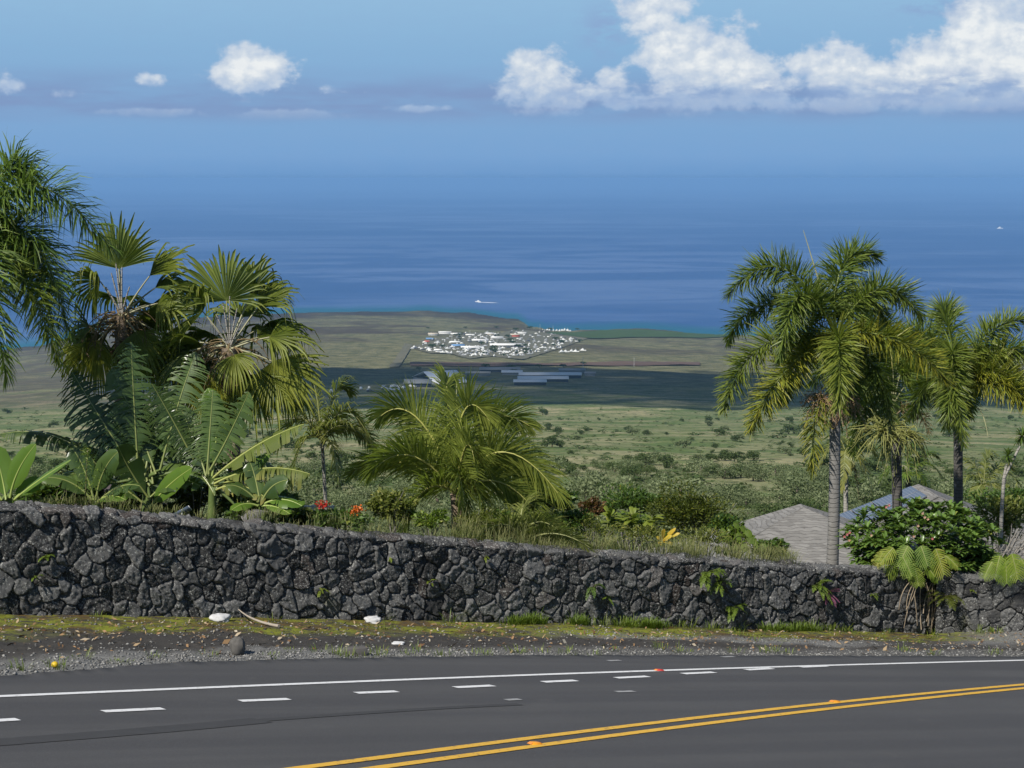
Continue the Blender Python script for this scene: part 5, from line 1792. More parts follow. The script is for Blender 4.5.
# small dark panel among the banana plants
b = MB()
c_ = at(182, 512, 24.2)
M = np.array(Matrix.Translation(c_) @ Matrix.Rotation(R(-28), 4, 'Y') @ Matrix.Rotation(R(35), 4, 'X'))
r = empty('garden_panel', c_ - (0, 0, .25), 'small dark blue panel with a white edge under the banana leaves', 'panel')
b.box((-.14, -.01, -.05), (.14, .01, .05), M=M, col=(.51, .51, 0, 1))
b.build('panel', m_panel, r)
b = MB()
b.box((.141, -.010, -.05), (.146, .010, .05), M=M)
b.build('edge_strip', m_trim, r)
b = MB()
b.tube(np.array([c_, c_ - (0, 0, .4)]), .012, 6)
b.build('stake', m_trim, r)

# ------------------------------------------------------------------ garden shrubs behind the wall
shrub('leafy_shrub', 392, 506, 30, 26, 24.6, LEAF['yellowgreen'], 7, 1500, 'bright yellow green shrub left of the young coconut palm', wratio=.4)
shrub('leafy_shrub', 535, 496, 40, 20, 28.5, LEAF['green'], 7, 1700, 'dark green leafy shrub under the right fronds of the coconut palm', wratio=.6)
shrub('leafy_shrub', 694, 515, 52, 37, 33, LEAF['olive'], 5, 6500, 'large rounded olive green shrub left of the grey shingled roof', wratio=.35, lumps=30)
shrub('leafy_shrub', 632, 504, 38, 18, 36, LEAF['green'], 5, 2000, 'dark green shrub left behind the large olive shrub', lumps=22)
shrub('leafy_shrub', 590, 512, 17, 15, 33, LEAF['red'], 5, 900, 'reddish brown shrub between the low palm and the olive shrub')
shrub('leafy_shrub', 555, 506, 22, 12, 33, LEAF['yellowgreen'], 5, 700, 'pale yellow green shrub left of the reddish brown shrub')
shrub('leafy_shrub', 430, 520, 24, 12, 24.4, LEAF['fern'], 6, 800, 'low bright green plant at the foot of the coconut palm')
shrub('leafy_shrub', 340, 521, 34, 14, 24.2, LEAF['green'], 6, 1000, 'low dark green shrub under the red flowers on the wall top')
shrub('leafy_shrub', 268, 506, 40, 19, 24.7, LEAF['green'], 8, 800, 'low dark shrub at the right of the banana plants', wratio=.6)
shrub('leafy_shrub', 172, 512, 40, 12, 25.5, LEAF['olive'], 8, 900, 'shadowed low shrub between the two large banana plants', wratio=.5)
shrub('leafy_shrub', 90, 502, 34, 14, 25.5, LEAF['olive'], 7, 900, 'dark low shrub in front of the brown roof')
shrub('leafy_shrub', 38, 506, 22, 8, 23, LEAF['yellowgreen'], 5, 400, 'small yellowish weed clump on the wall beside the bright banana plant')
shrub('leafy_shrub', 738, 540, 20, 14, 31, LEAF['fern'], 6, 500, 'tangled bright green shrub under the heart shaped leaves')
shrub('leafy_shrub', 1000, 520, 40, 34, 44, LEAF['yellowgreen'], 6, 2000, 'yellow green bush right of the solar panel roof', lumps=24)
shrub('leafy_shrub', 1005, 500, 50, 22, 60, LEAF['green'], 5, 1500, 'dark bush behind the thin pale stemmed plant at right')
shrub('leafy_shrub', 985, 566, 34, 22, 28.4, LEAF['fern'], 8, 900, 'broad leaved light green shrub right of the monstera', wratio=.6)
shrub('leafy_shrub', 480, 520, 30, 14, 25.5, LEAF['olive'], 5, 900, 'dull green shrub below the coconut palm trunk')

for (px, py, rx, ry, key, lab) in [(98, 478, 44, 34, 'green', 'tall dark undergrowth behind the left side of the banana clump'), (190, 468, 46, 40, 'green', 'tall dark undergrowth behind the middle of the banana clump'), (135, 503, 34, 20, 'green', 'dark undergrowth between the brown roof and the first banana plant'), (196, 500, 30, 22, 'olive', 'dark undergrowth directly behind the second banana stem'), (240, 505, 32, 18, 'green', 'dark undergrowth below the ragged yellowish banana leaves'), (40, 494, 30, 16, 'green', 'dark undergrowth right of the bright banana plant'), (14, 508, 22, 9, 'green', 'low dark weeds at the left end of the wall'), (300, 518, 26, 13, 'olive', 'dull low growth under the white railing')]:
    shrub('undergrowth_shrub', px, py, rx, ry, 25.6, LEAF[key], 8, 1000, lab, wratio=.45)
for (px, py, rx, ry, D_, key, lab) in [(596, 530, 38, 17, 28.5, 'yellowgreen', 'straggly yellow green growth above the wall below the reddish shrub'), (548, 526, 32, 13, 27, 'fern', 'low fresh growth above the wall right of the low palm'), (706, 540, 30, 16, 30, 'yellowgreen', 'dull straggly growth between the yellow leaves and the heart leaves'), (645, 535, 34, 15, 29.6, 'yellowgreen', 'straggly growth around the lime green ti plants'), (770, 552, 22, 8, 31, 'olive', 'sparse dull growth in front of the grey shingled roof'), (475, 532, 26, 9, 25.5, 'fern', 'low fresh growth below the coconut palm')]:
    shrub('straggly_shrub', px, py, rx, ry, D_, LEAF[key], 5, 900, lab, wratio=.3)

for (px, py, rx, ry, D_, key, lab) in [(572, 524, 26, 16, 28.6, 'green', 'rounded mid green shrub above the wall right of the low palm'), (626, 524, 28, 17, 30.5, 'fern', 'rounded fresh green shrub above the wall left of the yellow leaves'), (724, 532, 26, 20, 31.5, 'green', 'rounded mid green shrub at the left edge of the grey roof'), (498, 520, 26, 15, 26.4, 'green', 'mid green shrub right of the coconut palm trunk'), (768, 548, 20, 12, 31.2, 'green', 'small mid green shrub covering the foot of the grey roof')]:
    shrub('rounded_shrub', px, py, rx, ry, D_, LEAF[key], 5.5, 1500, lab, wratio=.5, lumps=20)

# tall spindly weed in front of the brown roof
D = 23.5
bs = at(85, 512, D)
r = empty('tall_weed', bs, 'tall thin feathery weed in front of the brown roof', 'weed')
b = MB()
b.tube(bez(bs, at(86, 470, D), at(88, 448, D), 8), np.linspace(.012, .005, 8), 5, col=(.5, .1, 1, 1))
b.build('stem', LEAF['fern'], r)
pts = np.array([at(86 + rng.normal(0, 2 + 9 * f), 505 - 58 * (1 - f) + rng.normal(0, 2), D + rng.normal(0, .1)) for f in rng.uniform(0.0, 1, 320)])
b = MB()
leaf_cloud(b, pts, .075, .016, up=.5)
b.build('foliage', LEAF['fern'], r)

# broad leaved ti plants and the yellow one
for (px, py, D, key, hgt, label) in [(632, 540, 30, 'lime', 40, 'lime green ti plant with long leaves left of the yellow one'), (652, 543, 30, 'lime', 38, 'lime green ti plant close beside the yellow leaved plant'), (610, 538, 30, 'lime', 34, 'smaller lime green ti plant, leftmost of the three'), (668, 552, 29.5, 'banana_bright', 18, 'fresh green low plant under the yellow leaves')]:
    bs = at(px, py, D)
    k = D / F
    r = empty('ti_plant', bs, label, 'plant', 'ti plants along the wall')
    b = MB()
    b.tube(np.array([bs - (0, 0, .3), bs + (0, 0, hgt * k * .6)]), .012, 6)
    b.build('stem', m_stem, r)
    b = MB()
    for q in range(30):
        a = rng.uniform(0, 6.28)
        e = rng.uniform(.0, 1.2)
        p0_ = bs + (0, 0, hgt * k * rng.uniform(.25, .7))
        dv = np.array((math.cos(a) * math.cos(e), math.sin(a) * math.cos(e), math.sin(e)))
        L = rng.uniform(13, 20) * k
        broad_leaf(b, p0_, p0_ + dv * L * .6, p0_ + dv * L + (0, 0, -L * .35), 2.6 * k, 10, 0, .2, None, .1, .2, rib=.004, stalk=.04)
    b.build('foliage', LEAF[key], r)
D = 29.3
bs = at(664, 556, D)
k = D / F
r = empty('yellow_leaf_plant', bs, 'plant with a cluster of bright yellow and orange leaves above the wall', 'plant')
b = MB()
b.tube(np.array([bs, at(664, 540, D)]), .012, 6)
b.build('stem', m_stem, r)
m_yl = leaf_mat('yellow_orange_leaf', (0.52, 0.36, 0.03), (0.62, 0.50, 0.05), (0.60, 0.22, 0.04), (0.4, 0.3, 0.1), .35)
b = MB()
for (tx, ty) in ((676, 528), (680, 533), (672, 536), (660, 545), (668, 540), (664, 529), (673, 545), (657, 538)):
    p0_ = at(662, 541, D)
    p2_ = at(tx, ty, D - .15)
    broad_leaf(b, p0_, (p0_ + p2_) / 2 + (0, -.05, .06), p2_, 2.3 * k, 10, 0, .3, (0, -.8, .6), .25, .2, rib=.004, stalk=.04)
b.build('foliage', m_yl, r)

# taro with heart shaped leaves
D = 30.5
bs = at(735, 562, D)
k = D / F
r = empty('taro_plant', bs, 'plant with big heart shaped green leaves left of the shingled roof', 'plant')


def heart_leaf(mb, hub, axis, normal, L, tone=.0, yellow=.05):
    a = unit(axis)
    n_ = unit(normal - a * np.dot(normal, a))
    s = np.cross(n_, a)
    th = np.linspace(-np.pi, np.pi, 25)
    rr_ = L * (0.55 + 0.42 * np.cos(th / 2) ** 3 - 0.12 * np.exp(-((np.abs(th) - np.pi) / .35) ** 2) * 3)
    rim = hub + a * (rr_ * np.cos(th))[:, None] + s * (rr_ * np.sin(th) * .85)[:, None] - n_ * (0.12 * L * (np.sin(th) ** 2))[:, None]
    mid_ = hub + (rim - hub) * .5 + n_ * 0.04 * L
    v = np.vstack([hub[None], mid_, rim])
    m_ = 25
    tr = [(0, 1 + i, 2 + i) for i in range(m_ - 1)]
    q = [(1 + i, 1 + m_ + i, 2 + m_ + i, 2 + i) for i in range(m_ - 1)]
    c_ = np.tile(np.array((rng.uniform(.2, .8) + tone, yellow, 0, 1)), (len(v), 1))
    c_[0, 2] = .5
    mb.add(v, quads=q, tris=tr, col=c_)


for (hx, hy) in ((722, 530), (736, 524), (748, 532), (730, 542), (744, 546), (716, 540), (754, 541), (738, 535), (757, 548), (727, 551), (743, 528), (718, 548), (733, 547), (750, 539), (724, 536), (763, 546)):
    hub = at(hx, hy, D + rng.normal(0, .15))
    b = MB()
    heart_leaf(b, hub, np.array((rng.normal(.3, .6), -.3, -.8)), np.array((rng.normal(-.2, .35), -.75, .6)), rng.uniform(4.5, 7.0) * k, -.2)
    b.tube(bez(bs, (bs + hub) / 2 + (0, .1, .15), hub, 7), .007, 5, col=(.5, .1, 1, 1))
    b.build('leaf', LEAF['fern'], r)

# red and orange flowering plants
m_redf = leaf_mat('red_petal', (0.30, 0.012, 0.012), (0.50, 0.03, 0.02), (0.5, 0.05, 0.02), trans=.25)
m_orgf = leaf_mat('orange_petal', (0.55, 0.09, 0.015), (0.70, 0.17, 0.02), (0.7, 0.25, 0.03), trans=.25)
for (px, py, fm, label, n_) in [(323, 505, m_redf, 'plant with a deep red flower head in front of the white railing', 90), (357, 510, m_orgf, 'plant with a bright orange red flower head beside the dark red one', 100)]:
    D = 23.9
    bs = at(px - 1, 532, D)
    k = D / F
    r = empty('flowering_plant', bs, label, 'flower')
    b = MB()
    b.tube(bez(bs, at(px - 2, 520, D), at(px, py + 2, D), 7), .010, 5)
    b.build('stem', m_stem, r)
    b = MB()
    pts = at(px, py, D) + rng.standard_normal((n_, 3)) * np.array((3.4, 3.4, 1.9)) * k
    leaf_cloud(b, pts, .055, .035, up=.3, yellow=.1)
    b.build('flower', fm, r)
    b = MB()
    pts = at(px, py + 13, D) + rng.standard_normal((60, 3)) * np.array((6, 5, 5)) * k
    leaf_cloud(b, pts, .12, .06, up=.2)
    b.build('foliage', LEAF['green'], r)

# grey dead leaf hanging over the wall top
b = MB()
broad_leaf(b, at(268, 512, 23.9), at(254, 509, 23.7), at(242, 519, 23.6), .13, 24, .15, .5, (0, -.7, .7), .1, .2)
m_greyleaf = leaf_mat('grey_dead_leaf', (0.10, 0.095, 0.095), (0.20, 0.19, 0.19), (0.25, 0.2, 0.15), (.3, .28, .25), .15, .8, .1)
tag(b.build('dead_leaf', m_greyleaf, origin=at(255, 512, 23.8)), 'large grey dead leaf lying on the wall top right of the banana plants', 'leaf')

# plumeria in flower
D = 28.6
k = D / F * 1.008
c_ = at(920, 543, D)
bs = at(918, 600, D)
r = empty('flowering_shrub', bs, 'big rounded plumeria shrub with glossy leaves and pink flowers behind the wall', 'shrub')
tips, q_ = [], []
while len(tips) < 430:
    p_ = rng.uniform(-1, 1, 3)
    if p_[2] < -.85 or np.linalg.norm(p_) > 1 or np.linalg.norm(p_) < .45 or p_[1] > .5:
        continue
    wob_ = 1 + .16 * mnoise.noise(Vector(p_ * 2.5))
    tips.append(c_ + p_ * wob_ * np.array((76, 60, 39)) * k)
    q_.append(p_)
tips, q_ = np.array(tips), np.array(q_)
b = MB()
for tp, q in zip(tips, q_):
    nl = rng.integers(10, 17)
    a = np.arange(nl) * 2.4 + rng.uniform(0, 6)
    e = rng.uniform(-.15, .75, nl)
    dv = unit(np.stack([np.cos(a) * np.cos(e), np.sin(a) * np.cos(e), np.sin(e)], -1) + unit(q) * .45)
    ctr_ = tp + dv * (5.0 * k)
    n0 = len(ctr_)
    s = unit(np.cross(dv, UP + .1))
    l, w_ = rng.uniform(9, 13.5, n0)[:, None] * k, rng.uniform(3.0, 4.2, n0)[:, None] * k
    u_ = np.cross(s, dv)
    fr_ = np.array([-.5, -.2, .15, .42, .5])
    wf = np.array([.06, .75, 1.0, .55, .03])
    dip = np.array([0, .05, .04, -.05, -.09])
    V = []
    for f, ww, dp in zip(fr_, wf, dip):
        mid_ = ctr_ + dv * l * f + UP * l * dp
        V.append(np.stack([mid_ - s * w_ * .5 * ww + u_ * w_ * .16 * ww, mid_, mid_ + s * w_ * .5 * ww + u_ * w_ * .16 * ww], 1))
    V = np.stack(V, 1)
    idx = np.arange(n0 * 15).reshape(n0, 5, 3)
    qd = np.stack([idx[:, :-1, :-1], idx[:, :-1, 1:], idx[:, 1:, 1:], idx[:, 1:, :-1]], -1).reshape(-1, 4)
    cc_ = np.zeros((n0, 5, 3, 4))
    cc_[..., 0] = rng.uniform(.05, .9, n0)[:, None, None]
    cc_[..., 1] = np.where(rng.uniform(size=n0) < .04, .6, .03)[:, None, None]
    cc_[:, :, 1, 2] = .25
    cc_[..., 3] = 1
    b.add(V.reshape(-1, 3), quads=qd, col=cc_.reshape(-1, 4))
b.build('foliage', LEAF['plumeria'], r)
b = MB()
hub_ = at(920, 575, D + .2)
b.tube(bez(bs - (0, 0, .6), bs + (0, .1, .2), hub_, 6), np.linspace(.09, .06, 6), 8)
twigs(b, hub_, tips[rng.integers(0, len(tips), 60)], .035, 6)
b.build('stem', BARK_TWIG, r)
m_pinkf = leaf_mat('pink_petal', (0.62, 0.30, 0.22), (0.75, 0.48, 0.36), (0.75, 0.55, 0.2), trans=.3)
m_rosef = leaf_mat('rose_petal', (0.60, 0.12, 0.16), (0.72, 0.26, 0.28), (0.7, 0.5, 0.2), trans=.3)
for (px, py, rose) in ((924, 517, 0), (927, 519, 0), (922, 514, 0), (850, 533, 1), (845, 536, 1), (886, 507, 1), (919, 525, 0), (847, 534, 1), (849, 541, 0), (871, 535, 0), (913, 537, 0), (932, 540, 1), (889, 505, 1), (902, 553, 0)):
    b = MB()
    fc_ = at(px, py, D - 1.02) + rng.normal(0, .01, 3)
    for j in range(1):
        fcc = fc_ + rng.normal(0, .024, 3) * (j > 0)
        for a in np.arange(5) * 1.2566 + rng.uniform(0, 1):
            dv = np.array((math.cos(a), -.35, math.sin(a)))
            s = np.array((-math.sin(a), 0, math.cos(a)))
            L = .028
            b.add([fcc, fcc + dv * L * .6 + s * L * .35, fcc + dv * L, fcc + dv * L * .6 - s * L * .35], quads=[(0, 1, 2, 3)], col=(rng.uniform(), .05, 0, 1))
    b.build('flower', m_rosef if rose else m_pinkf, r)

# monstera hanging over the wall


def split_leaf(mb, p0, axis, normal, L, Wd, yellow=.1, tone=0., n=11):
    """monstera-like blade cut into curved fingers"""
    a = unit(axis)
    n_ = unit(normal - a * np.dot(normal, a))
    s = np.cross(n_, a)
    mb.tube(np.array([p0, p0 + a * L * .5 - UP * L * .03, p0 + a * L * .95 - UP * L * .14]), np.linspace(.010, .004, 3), 4, col=(.5, .3, 1, 1))
    for sg in (1, -1):
        for i in range(n):
            f = (i + .3) / n
            b0 = p0 + a * L * f * .95 - UP * L * .14 * f * f
            wl = Wd * (math.sin(math.pi * min(1, .18 + f * .78)) ** .7) * rng.uniform(.85, 1.1)
            out = unit(s * sg + a * (.15 + .9 * f))
            hw = L / n * .40
            V, kk = [], 5
            for j in range(kk):
                g = j / (kk - 1)
                cpt = b0 + out * wl * g + a * wl * .12 * g * g - UP * wl * .22 * g * g + n_ * wl * .10 * g
                ww = hw * (1.15 if g < .35 else .82) * (1 if g < .9 else .35)
                V.append([cpt - a * ww, cpt + a * ww])
            cc_ = np.tile(np.array((np.clip(rng.uniform(.3, .9) + tone, 0, 1), yellow * rng.uniform(.3, 1.5), 0, 1)), (kk * 2, 1))
            mb.grid(np.array(V), cc_.reshape(kk, 2, 4))


def monstera(label, base_px, D, leaves):
    bs = at(*base_px, D)
    r = empty('monstera', bs, label, 'plant', 'monstera plants on the wall')
    k = D / F * 1.008
    for (px, py, ax, ay, az_, L, Wd, yl, tone) in leaves:
        p0_ = at(px, py, D - .25 + rng.normal(0, .08))
        b_ = MB()
        split_leaf(b_, p0_, off(1600, ax, ay, az_), np.array((rng.normal(-.1, .2), -.8, .6)), L * k, Wd * k, yl, tone)
        b_.tube(bez(bs, (bs + p0_) / 2 + (0, -.05, .12), p0_, 7), np.linspace(.012, .008, 7), 5, col=(.5, .3, 1, 1))
        b_.build('leaf', LEAF['monstera'], r)
    return r


r = monstera('big yellow green monstera with split leaves hanging over the wall below the plumeria', (912, 585), 27.6, [
    (936, 549, .30, .9, -.3, 25, 13, .40, .35), (921, 546, .25, .8, -.5, 20, 12, .02, -.25), (908, 546, -.45, .7, -.3, 22, 12, .05, .15), (893, 548, -.6, .5, -.3, 21, 10, .30, .15), (884, 551, -.5, .8, -.2, 16, 8, .5, .1),
    (912, 558, -.35, .9, -.4, 20, 10, .1, .1), (896, 563, -.6, .6, -.4, 16, 9, .2, .1), (924, 562, .5, .6, -.4, 17, 9, .1, -.1), (946, 556, .75, .55, -.3, 15, 8, .25, .2), (903, 557, .4, .8, -.5, 20, 10, .05, .1), (915, 568, .15, .9, -.4, 17, 9, .15, .2), (888, 566, -.3, .9, -.3, 14, 7, .1, .0), (930, 568, .6, .8, -.3, 14, 8, .05, -.2)])
# hanging aerial roots
b = MB()
for q in range(13):
    x0 = rng.uniform(900, 932)
    x1 = x0 + rng.normal(0, 10)
    y1 = rng.uniform(606, 633)
    p0_, _ = wall_pt(x0, .85, .14)
    p2_, _ = wall_pt(x1, max(.03, (634 - y1) / 64), .12 + rng.uniform(0, .1))
    b.tube(bez(p0_, (p0_ + p2_) / 2 + rng.normal(0, .1, 3), p2_, 8), rng.uniform(.004, .009), 5)
m_root = plain('pale_root', (0.30, 0.24, 0.17), .85, .2, .3, 20)
b.build('aerial_root', m_root, r)
monstera('smaller light green monstera at the right end above the wall', (1006, 580), 27.4, [
    (1000, 556, -.3, .8, -.3, 22, 12, .1, .2), (1012, 554, .2, .9, -.3, 24, 13, .15, .3), (992, 562, -.5, .7, -.3, 18, 9, .1, .2), (1022, 560, .5, .8, -.3, 22, 11, .15, .3), (1006, 564, 0, 1, -.3, 18, 11, .05, .2), (1034, 558, .5, .8, -.3, 22, 11, .15, .3)])

# dracaena with bare thin stem
D = 36
bs = at(1001, 590, D)
r = empty('dracaena', bs, 'thin pale stemmed dracaena with small spiky leaf heads at the right', 'plant')
b = MB()
fork = at(1004, 478, D)
b.tube(bez(bs, at(999, 540, D), fork, 12), np.linspace(.055, .04, 12), 8)
b.tube(bez(fork, at(1006, 466, D), at(1008, 458, D), 5), np.linspace(.035, .028, 5), 6)
b.tube(bez(fork, at(1012, 462, D), at(1020, 446, D), 6), np.linspace(.035, .028, 6), 6)
b.build('stem', BARK_PALE, r)
for (px, py, rad_) in ((1008, 455, 11), (1022, 436, 17)):
    b = MB()
    cc0 = at(px, py, D)
    kk = D / F
    for q in range(70):
        dv = unit(rng.standard_normal(3) + (0, 0, .35))
        L = rad_ * kk * rng.uniform(.75, 1.1)
        s = unit(np.cross(dv, UP + .01)) * .016
        m1 = cc0 + dv * L * .6
        tp = cc0 + dv * L - UP * L * .18
        b.add([cc0 - s * .6, cc0 + s * .6, m1 + s, m1 - s, tp], quads=[(0, 1, 2, 3)], tris=[(3, 2, 4)], col=(rng.uniform(0, .6), .05, 0, 1))
    b.build('leaf_head', LEAF['queen'], r)

# leafless shrub at right
D = 31
bs = at(985, 590, D)
r = tag(None or bpy.data.objects.new('bare_shrub', None), 'leafless grey twiggy shrub at the right behind the wall', 'shrub')
COL.objects.link(r)
r.location = tuple(bs)
b = MB()
for q in range(26):
    tp = at(rng.uniform(955, 1040), rng.uniform(520, 560), D + rng.normal(0, .5))
    mid_ = bs * .5 + tp * .5 + rng.normal(0, .15, 3)
    b.tube(bez(bs, mid_, tp, 7), np.linspace(.03, .008, 7), 5)
    for j in range(5):
        p0_ = bez(bs, mid_, tp, 9)[rng.integers(4, 8)]
        b.tube(np.array([p0_, p0_ + rng.normal(0, .14, 3) + (0, 0, .12)]), np.linspace(.009, .004, 2), 4)
b.build('branches', BARK_TWIG, r)

# ------------------------------------------------------------------ grass on the wall top, ferns on its face, weeds at its foot
b = MB()
for q in range(300):
    px = rng.uniform(430, 800) if q < 225 else rng.uniform(-20, 430)
    if vnoise(np.array(px * .045), np.array(4.0), 8) < rng.uniform(.15, .7):
        continue
    Dw = float(wall_depth(px))
    py = float(lerp_px(WALL_TOP, px))
    p_ = at(px, py, Dw + rng.uniform(.32, 1.3))
    p_[2] = at(px, py, Dw)[2] - .10
    hgt = (rng.uniform(.10, .40) * (1.0 if px < 560 else .62) if px > 430 else rng.uniform(.06, .18)) * (0.8 + 0.5 * vnoise(np.array(px * .02), np.array(1.0), 5))
    grass_tuft(b, p_, hgt, 30, .26, .9, .0036, .25)
tag(b.build('grass', LEAF['grass']), 'dry grey green grass along the top of the wall', 'grass', kind='stuff')
b = MB()
for q in range(170):
    px = rng.uniform(-40, 1000)
    f = rng.choice([rng.uniform(.93, 1.0), rng.uniform(.02, .14), rng.uniform(.5, 1.0)], p=[.55, .2, .25])
    if px < 560 and (f > .9 or .2 < f) and rng.uniform() < .8:
        continue
    grass_tuft(b, verge_pt(px, f), rng.uniform(.04, .13) * (1.6 if f > .93 else 1), 22, .13, .8, .004, .2)
for px, wdt in ((640, 60), (655, 30), (775, 40), (800, 50), (520, 30), (535, 20), (580, 18)):
    for q in range(12):
        grass_tuft(b, verge_pt(px + rng.uniform(-.5, .5) * wdt * .6, .965), rng.uniform(.10, .2), 30, .12, .6, .005, .05)
tag(b.build('weeds', LEAF['fern']), 'small green weeds scattered along the foot of the wall', 'weeds', kind='stuff')


def wall_plant(label, px, fr_, size, n, key, drop=.5, group='ferns growing from the wall'):
    p_, nn = wall_pt(px, fr_, .02)
    r_ = empty('fern', p_, label, 'fern', group)
    b_ = MB()
    for q in range(n):
        a = rng.uniform(-1.2, 1.2)
        tdir = np.array((nn[1], -nn[0], 0)) * math.sin(a) + nn * math.cos(a) * .8 + UP * rng.uniform(-.2, .9)
        tdir = unit(tdir)
        L = size * rng.uniform(.6, 1.1)
        frond(b_, p_ + rng.normal(0, .02, 3), p_ + tdir * L * .6, p_ + tdir * L - UP * L * drop, L * .22, 16, .014, 'pinnate', .08, .2, rad=.003, start=.15)
    b_.build('foliage', LEAF[key], r_)
    return r_


for (px, fr_, size, n, key, label) in [
    (705, .80, .42, 12, 'fern', 'tall yellow green fern high on the wall right of the middle'), (718, .72, .30, 8, 'fern', 'lesser fern touching the tall one high on the wall'), (733, .32, .34, 9, 'fern', 'pale fern low on the wall, right of the tall high fern'),
    (815, .72, .36, 10, 'fern', 'dusky fern on the wall below the grey palm trunk'), (592, .55, .26, 7, 'green', 'dark small fern halfway up the wall below the reddish shrub'), (47, .55, .16, 5, 'fern', 'small upright green sprig on the wall at far left'),
    (37, .36, .12, 4, 'fern', 'tiny green sprig low on the wall at far left'), (320, .34, .16, 5, 'lime', 'small yellow green weed on the wall below the orange flower'), (484, .84, .10, 5, 'lime', 'tiny lime green tuft near the wall top below the low palm'),
    (430, .5, .12, 4, 'lime', 'tiny green weed halfway up the wall below the coconut palm'), (391, .75, .09, 4, 'lime', 'tiny weed near the wall top below the yellow green shrub'), (945, .62, .42, 12, 'olive', 'dark drooping fern on the wall right of the hanging roots'), (605, .4, .15, 5, 'fern', 'little fern low on the wall left of the tall high fern'), (870, .6, .14, 5, 'fern', 'little green fern on the wall left of the hanging roots'), (968, .75, .14, 5, 'lime', 'little lime green fern near the right end of the wall')]:
    wall_plant(label, px, fr_, size, n, key)
b = MB()
p_, nn = wall_pt(826, .62, .03)
for q in range(9):
    a = rng.uniform(-.8, .8)
    tdir = unit(np.array((nn[1], -nn[0], 0)) * math.sin(a) + nn * .6 + UP * rng.uniform(-.6, .7))
    broad_leaf(b, p_, p_ + tdir * .12, p_ + tdir * .26 - UP * .08, .022, 8, 0, .1, None, .2, .2, rib=.003, stalk=.04)
m_purple = leaf_mat('purple_leaf', (0.09, 0.02, 0.06), (0.20, 0.05, 0.13), (0.2, 0.1, 0.1), trans=.25)
tag(b.build('purple_plant', m_purple, origin=p_), 'small purple leaved plant on the wall beside the dusky fern', 'plant')
# ------------------------------------------------------------------ scrub on the hillside


def clump_mesh(name, n, mat_, seed_lumps=9, ln=.34, wr=.55):
    """unit-size shrub crown of separate leaf sprays"""
    b_ = MB()
    pts, nr, q = crown_points((0, 0, .42), (.62, .62, .46), n, seed_lumps)
    d = unit(unit(q) * .6 + rng.standard_normal((n, 3)) * .7 + (0, 0, .2))
    s = unit(np.cross(d, rng.standard_normal((n, 3))))
    l, w = ln * rng.uniform(.5, 1.1, n)[:, None], ln * wr * rng.uniform(.6, 1.2, n)[:, None]
    V = np.stack([pts - d * l * .5, pts + s * w * .5, pts + d * l * .5, pts - s * w * .5], 1)
    c_ = np.repeat(np.column_stack([rng.uniform(0, 1, n), np.zeros(n), np.zeros(n), np.ones(n)]), 4, 0)
    b_.add(V.reshape(-1, 3), quads=np.arange(n * 4).reshape(n, 4), col=c_)
    b_.tube(np.array([(0, 0, -.25), (0.02, 0, .1), (0, 0.02, .45)]), np.array([.05, .04, .02]), 5, col=(.3, 0, 1, 1))
    o_ = b_.build(name, mat_)
    return o_


protos = [clump_mesh('hillside_shrub', 900, LEAF['farbush'], 12, .12) for _ in range(4)] + [clump_mesh('hillside_shrub', 900, LEAF['scrub'], 12, .12) for _ in range(2)]
for p_ in protos:
    tag(p_, 'rounded dark shrub dotted over the grassy slope' if p_.data.materials[0].name.startswith('hillside') else 'rounded grey green shrub dotted over the grassy slope', 'shrub', 'shrubs dotted over the slope')
used = [0] * 6


def put_shrub(x, y, z, s, h, k):
    o_ = protos[k]
    if used[k]:
        o_ = protos[k].copy()
        COL.objects.link(o_)
    used[k] = 1
    o_.location = (x, y, z)
    o_.scale = (s, s, h)
    o_.rotation_euler = (0, 0, rng.uniform(0, 6.28))


count = 0
spots = []
while count < 290:
    px = rng.uniform(-30, 1050)
    py = 412 + 78 * rng.uniform() ** 0.75
    if vnoise(np.array(px * .018), np.array(py * .09), 91) < rng.uniform(.25, .75):
        continue
    p_ = on_terrain(px, py)
    dist_ = np.linalg.norm(p_)
    s = rng.gamma(5.0, .75) * (0.75 + dist_ / 2200)
    put_shrub(p_[0], p_[1], p_[2] - .1 * s, s, s * rng.uniform(.65, 1.0), int(rng.choice(6, p=[.22, .22, .2, .2, .08, .08])))
    count += 1


def merged_scrub(name, base_mesh_o, spots_, mat_, label, cat):
    me = base_mesh_o
    V0 = np.array([v.co for v in me.data.vertices])
    nf = len(me.data.polygons)
    Q0 = np.array([p.vertices[:4] for p in me.data.polygons if len(p.vertices) == 4])
    C0 = np.zeros(len(V0) * 4)
    me.data.color_attributes['tint'].data.foreach_get('color', C0)
    C0 = C0.reshape(-1, 4)
    b_ = MB()
    for (x, y, z, s, h, tone) in spots_:
        a = rng.uniform(0, 6.28)
        Rz = rot2(a)
        v = (V0 * (s, s, h)) @ Rz.T + (x, y, z)
        c = C0.copy()
        c[:, 0] = np.clip(c[:, 0] * .6 + tone, 0, 1)
        b_.add(v, quads=Q0, col=c)
    return tag(b_.build(name, mat_), label, cat, kind='stuff')


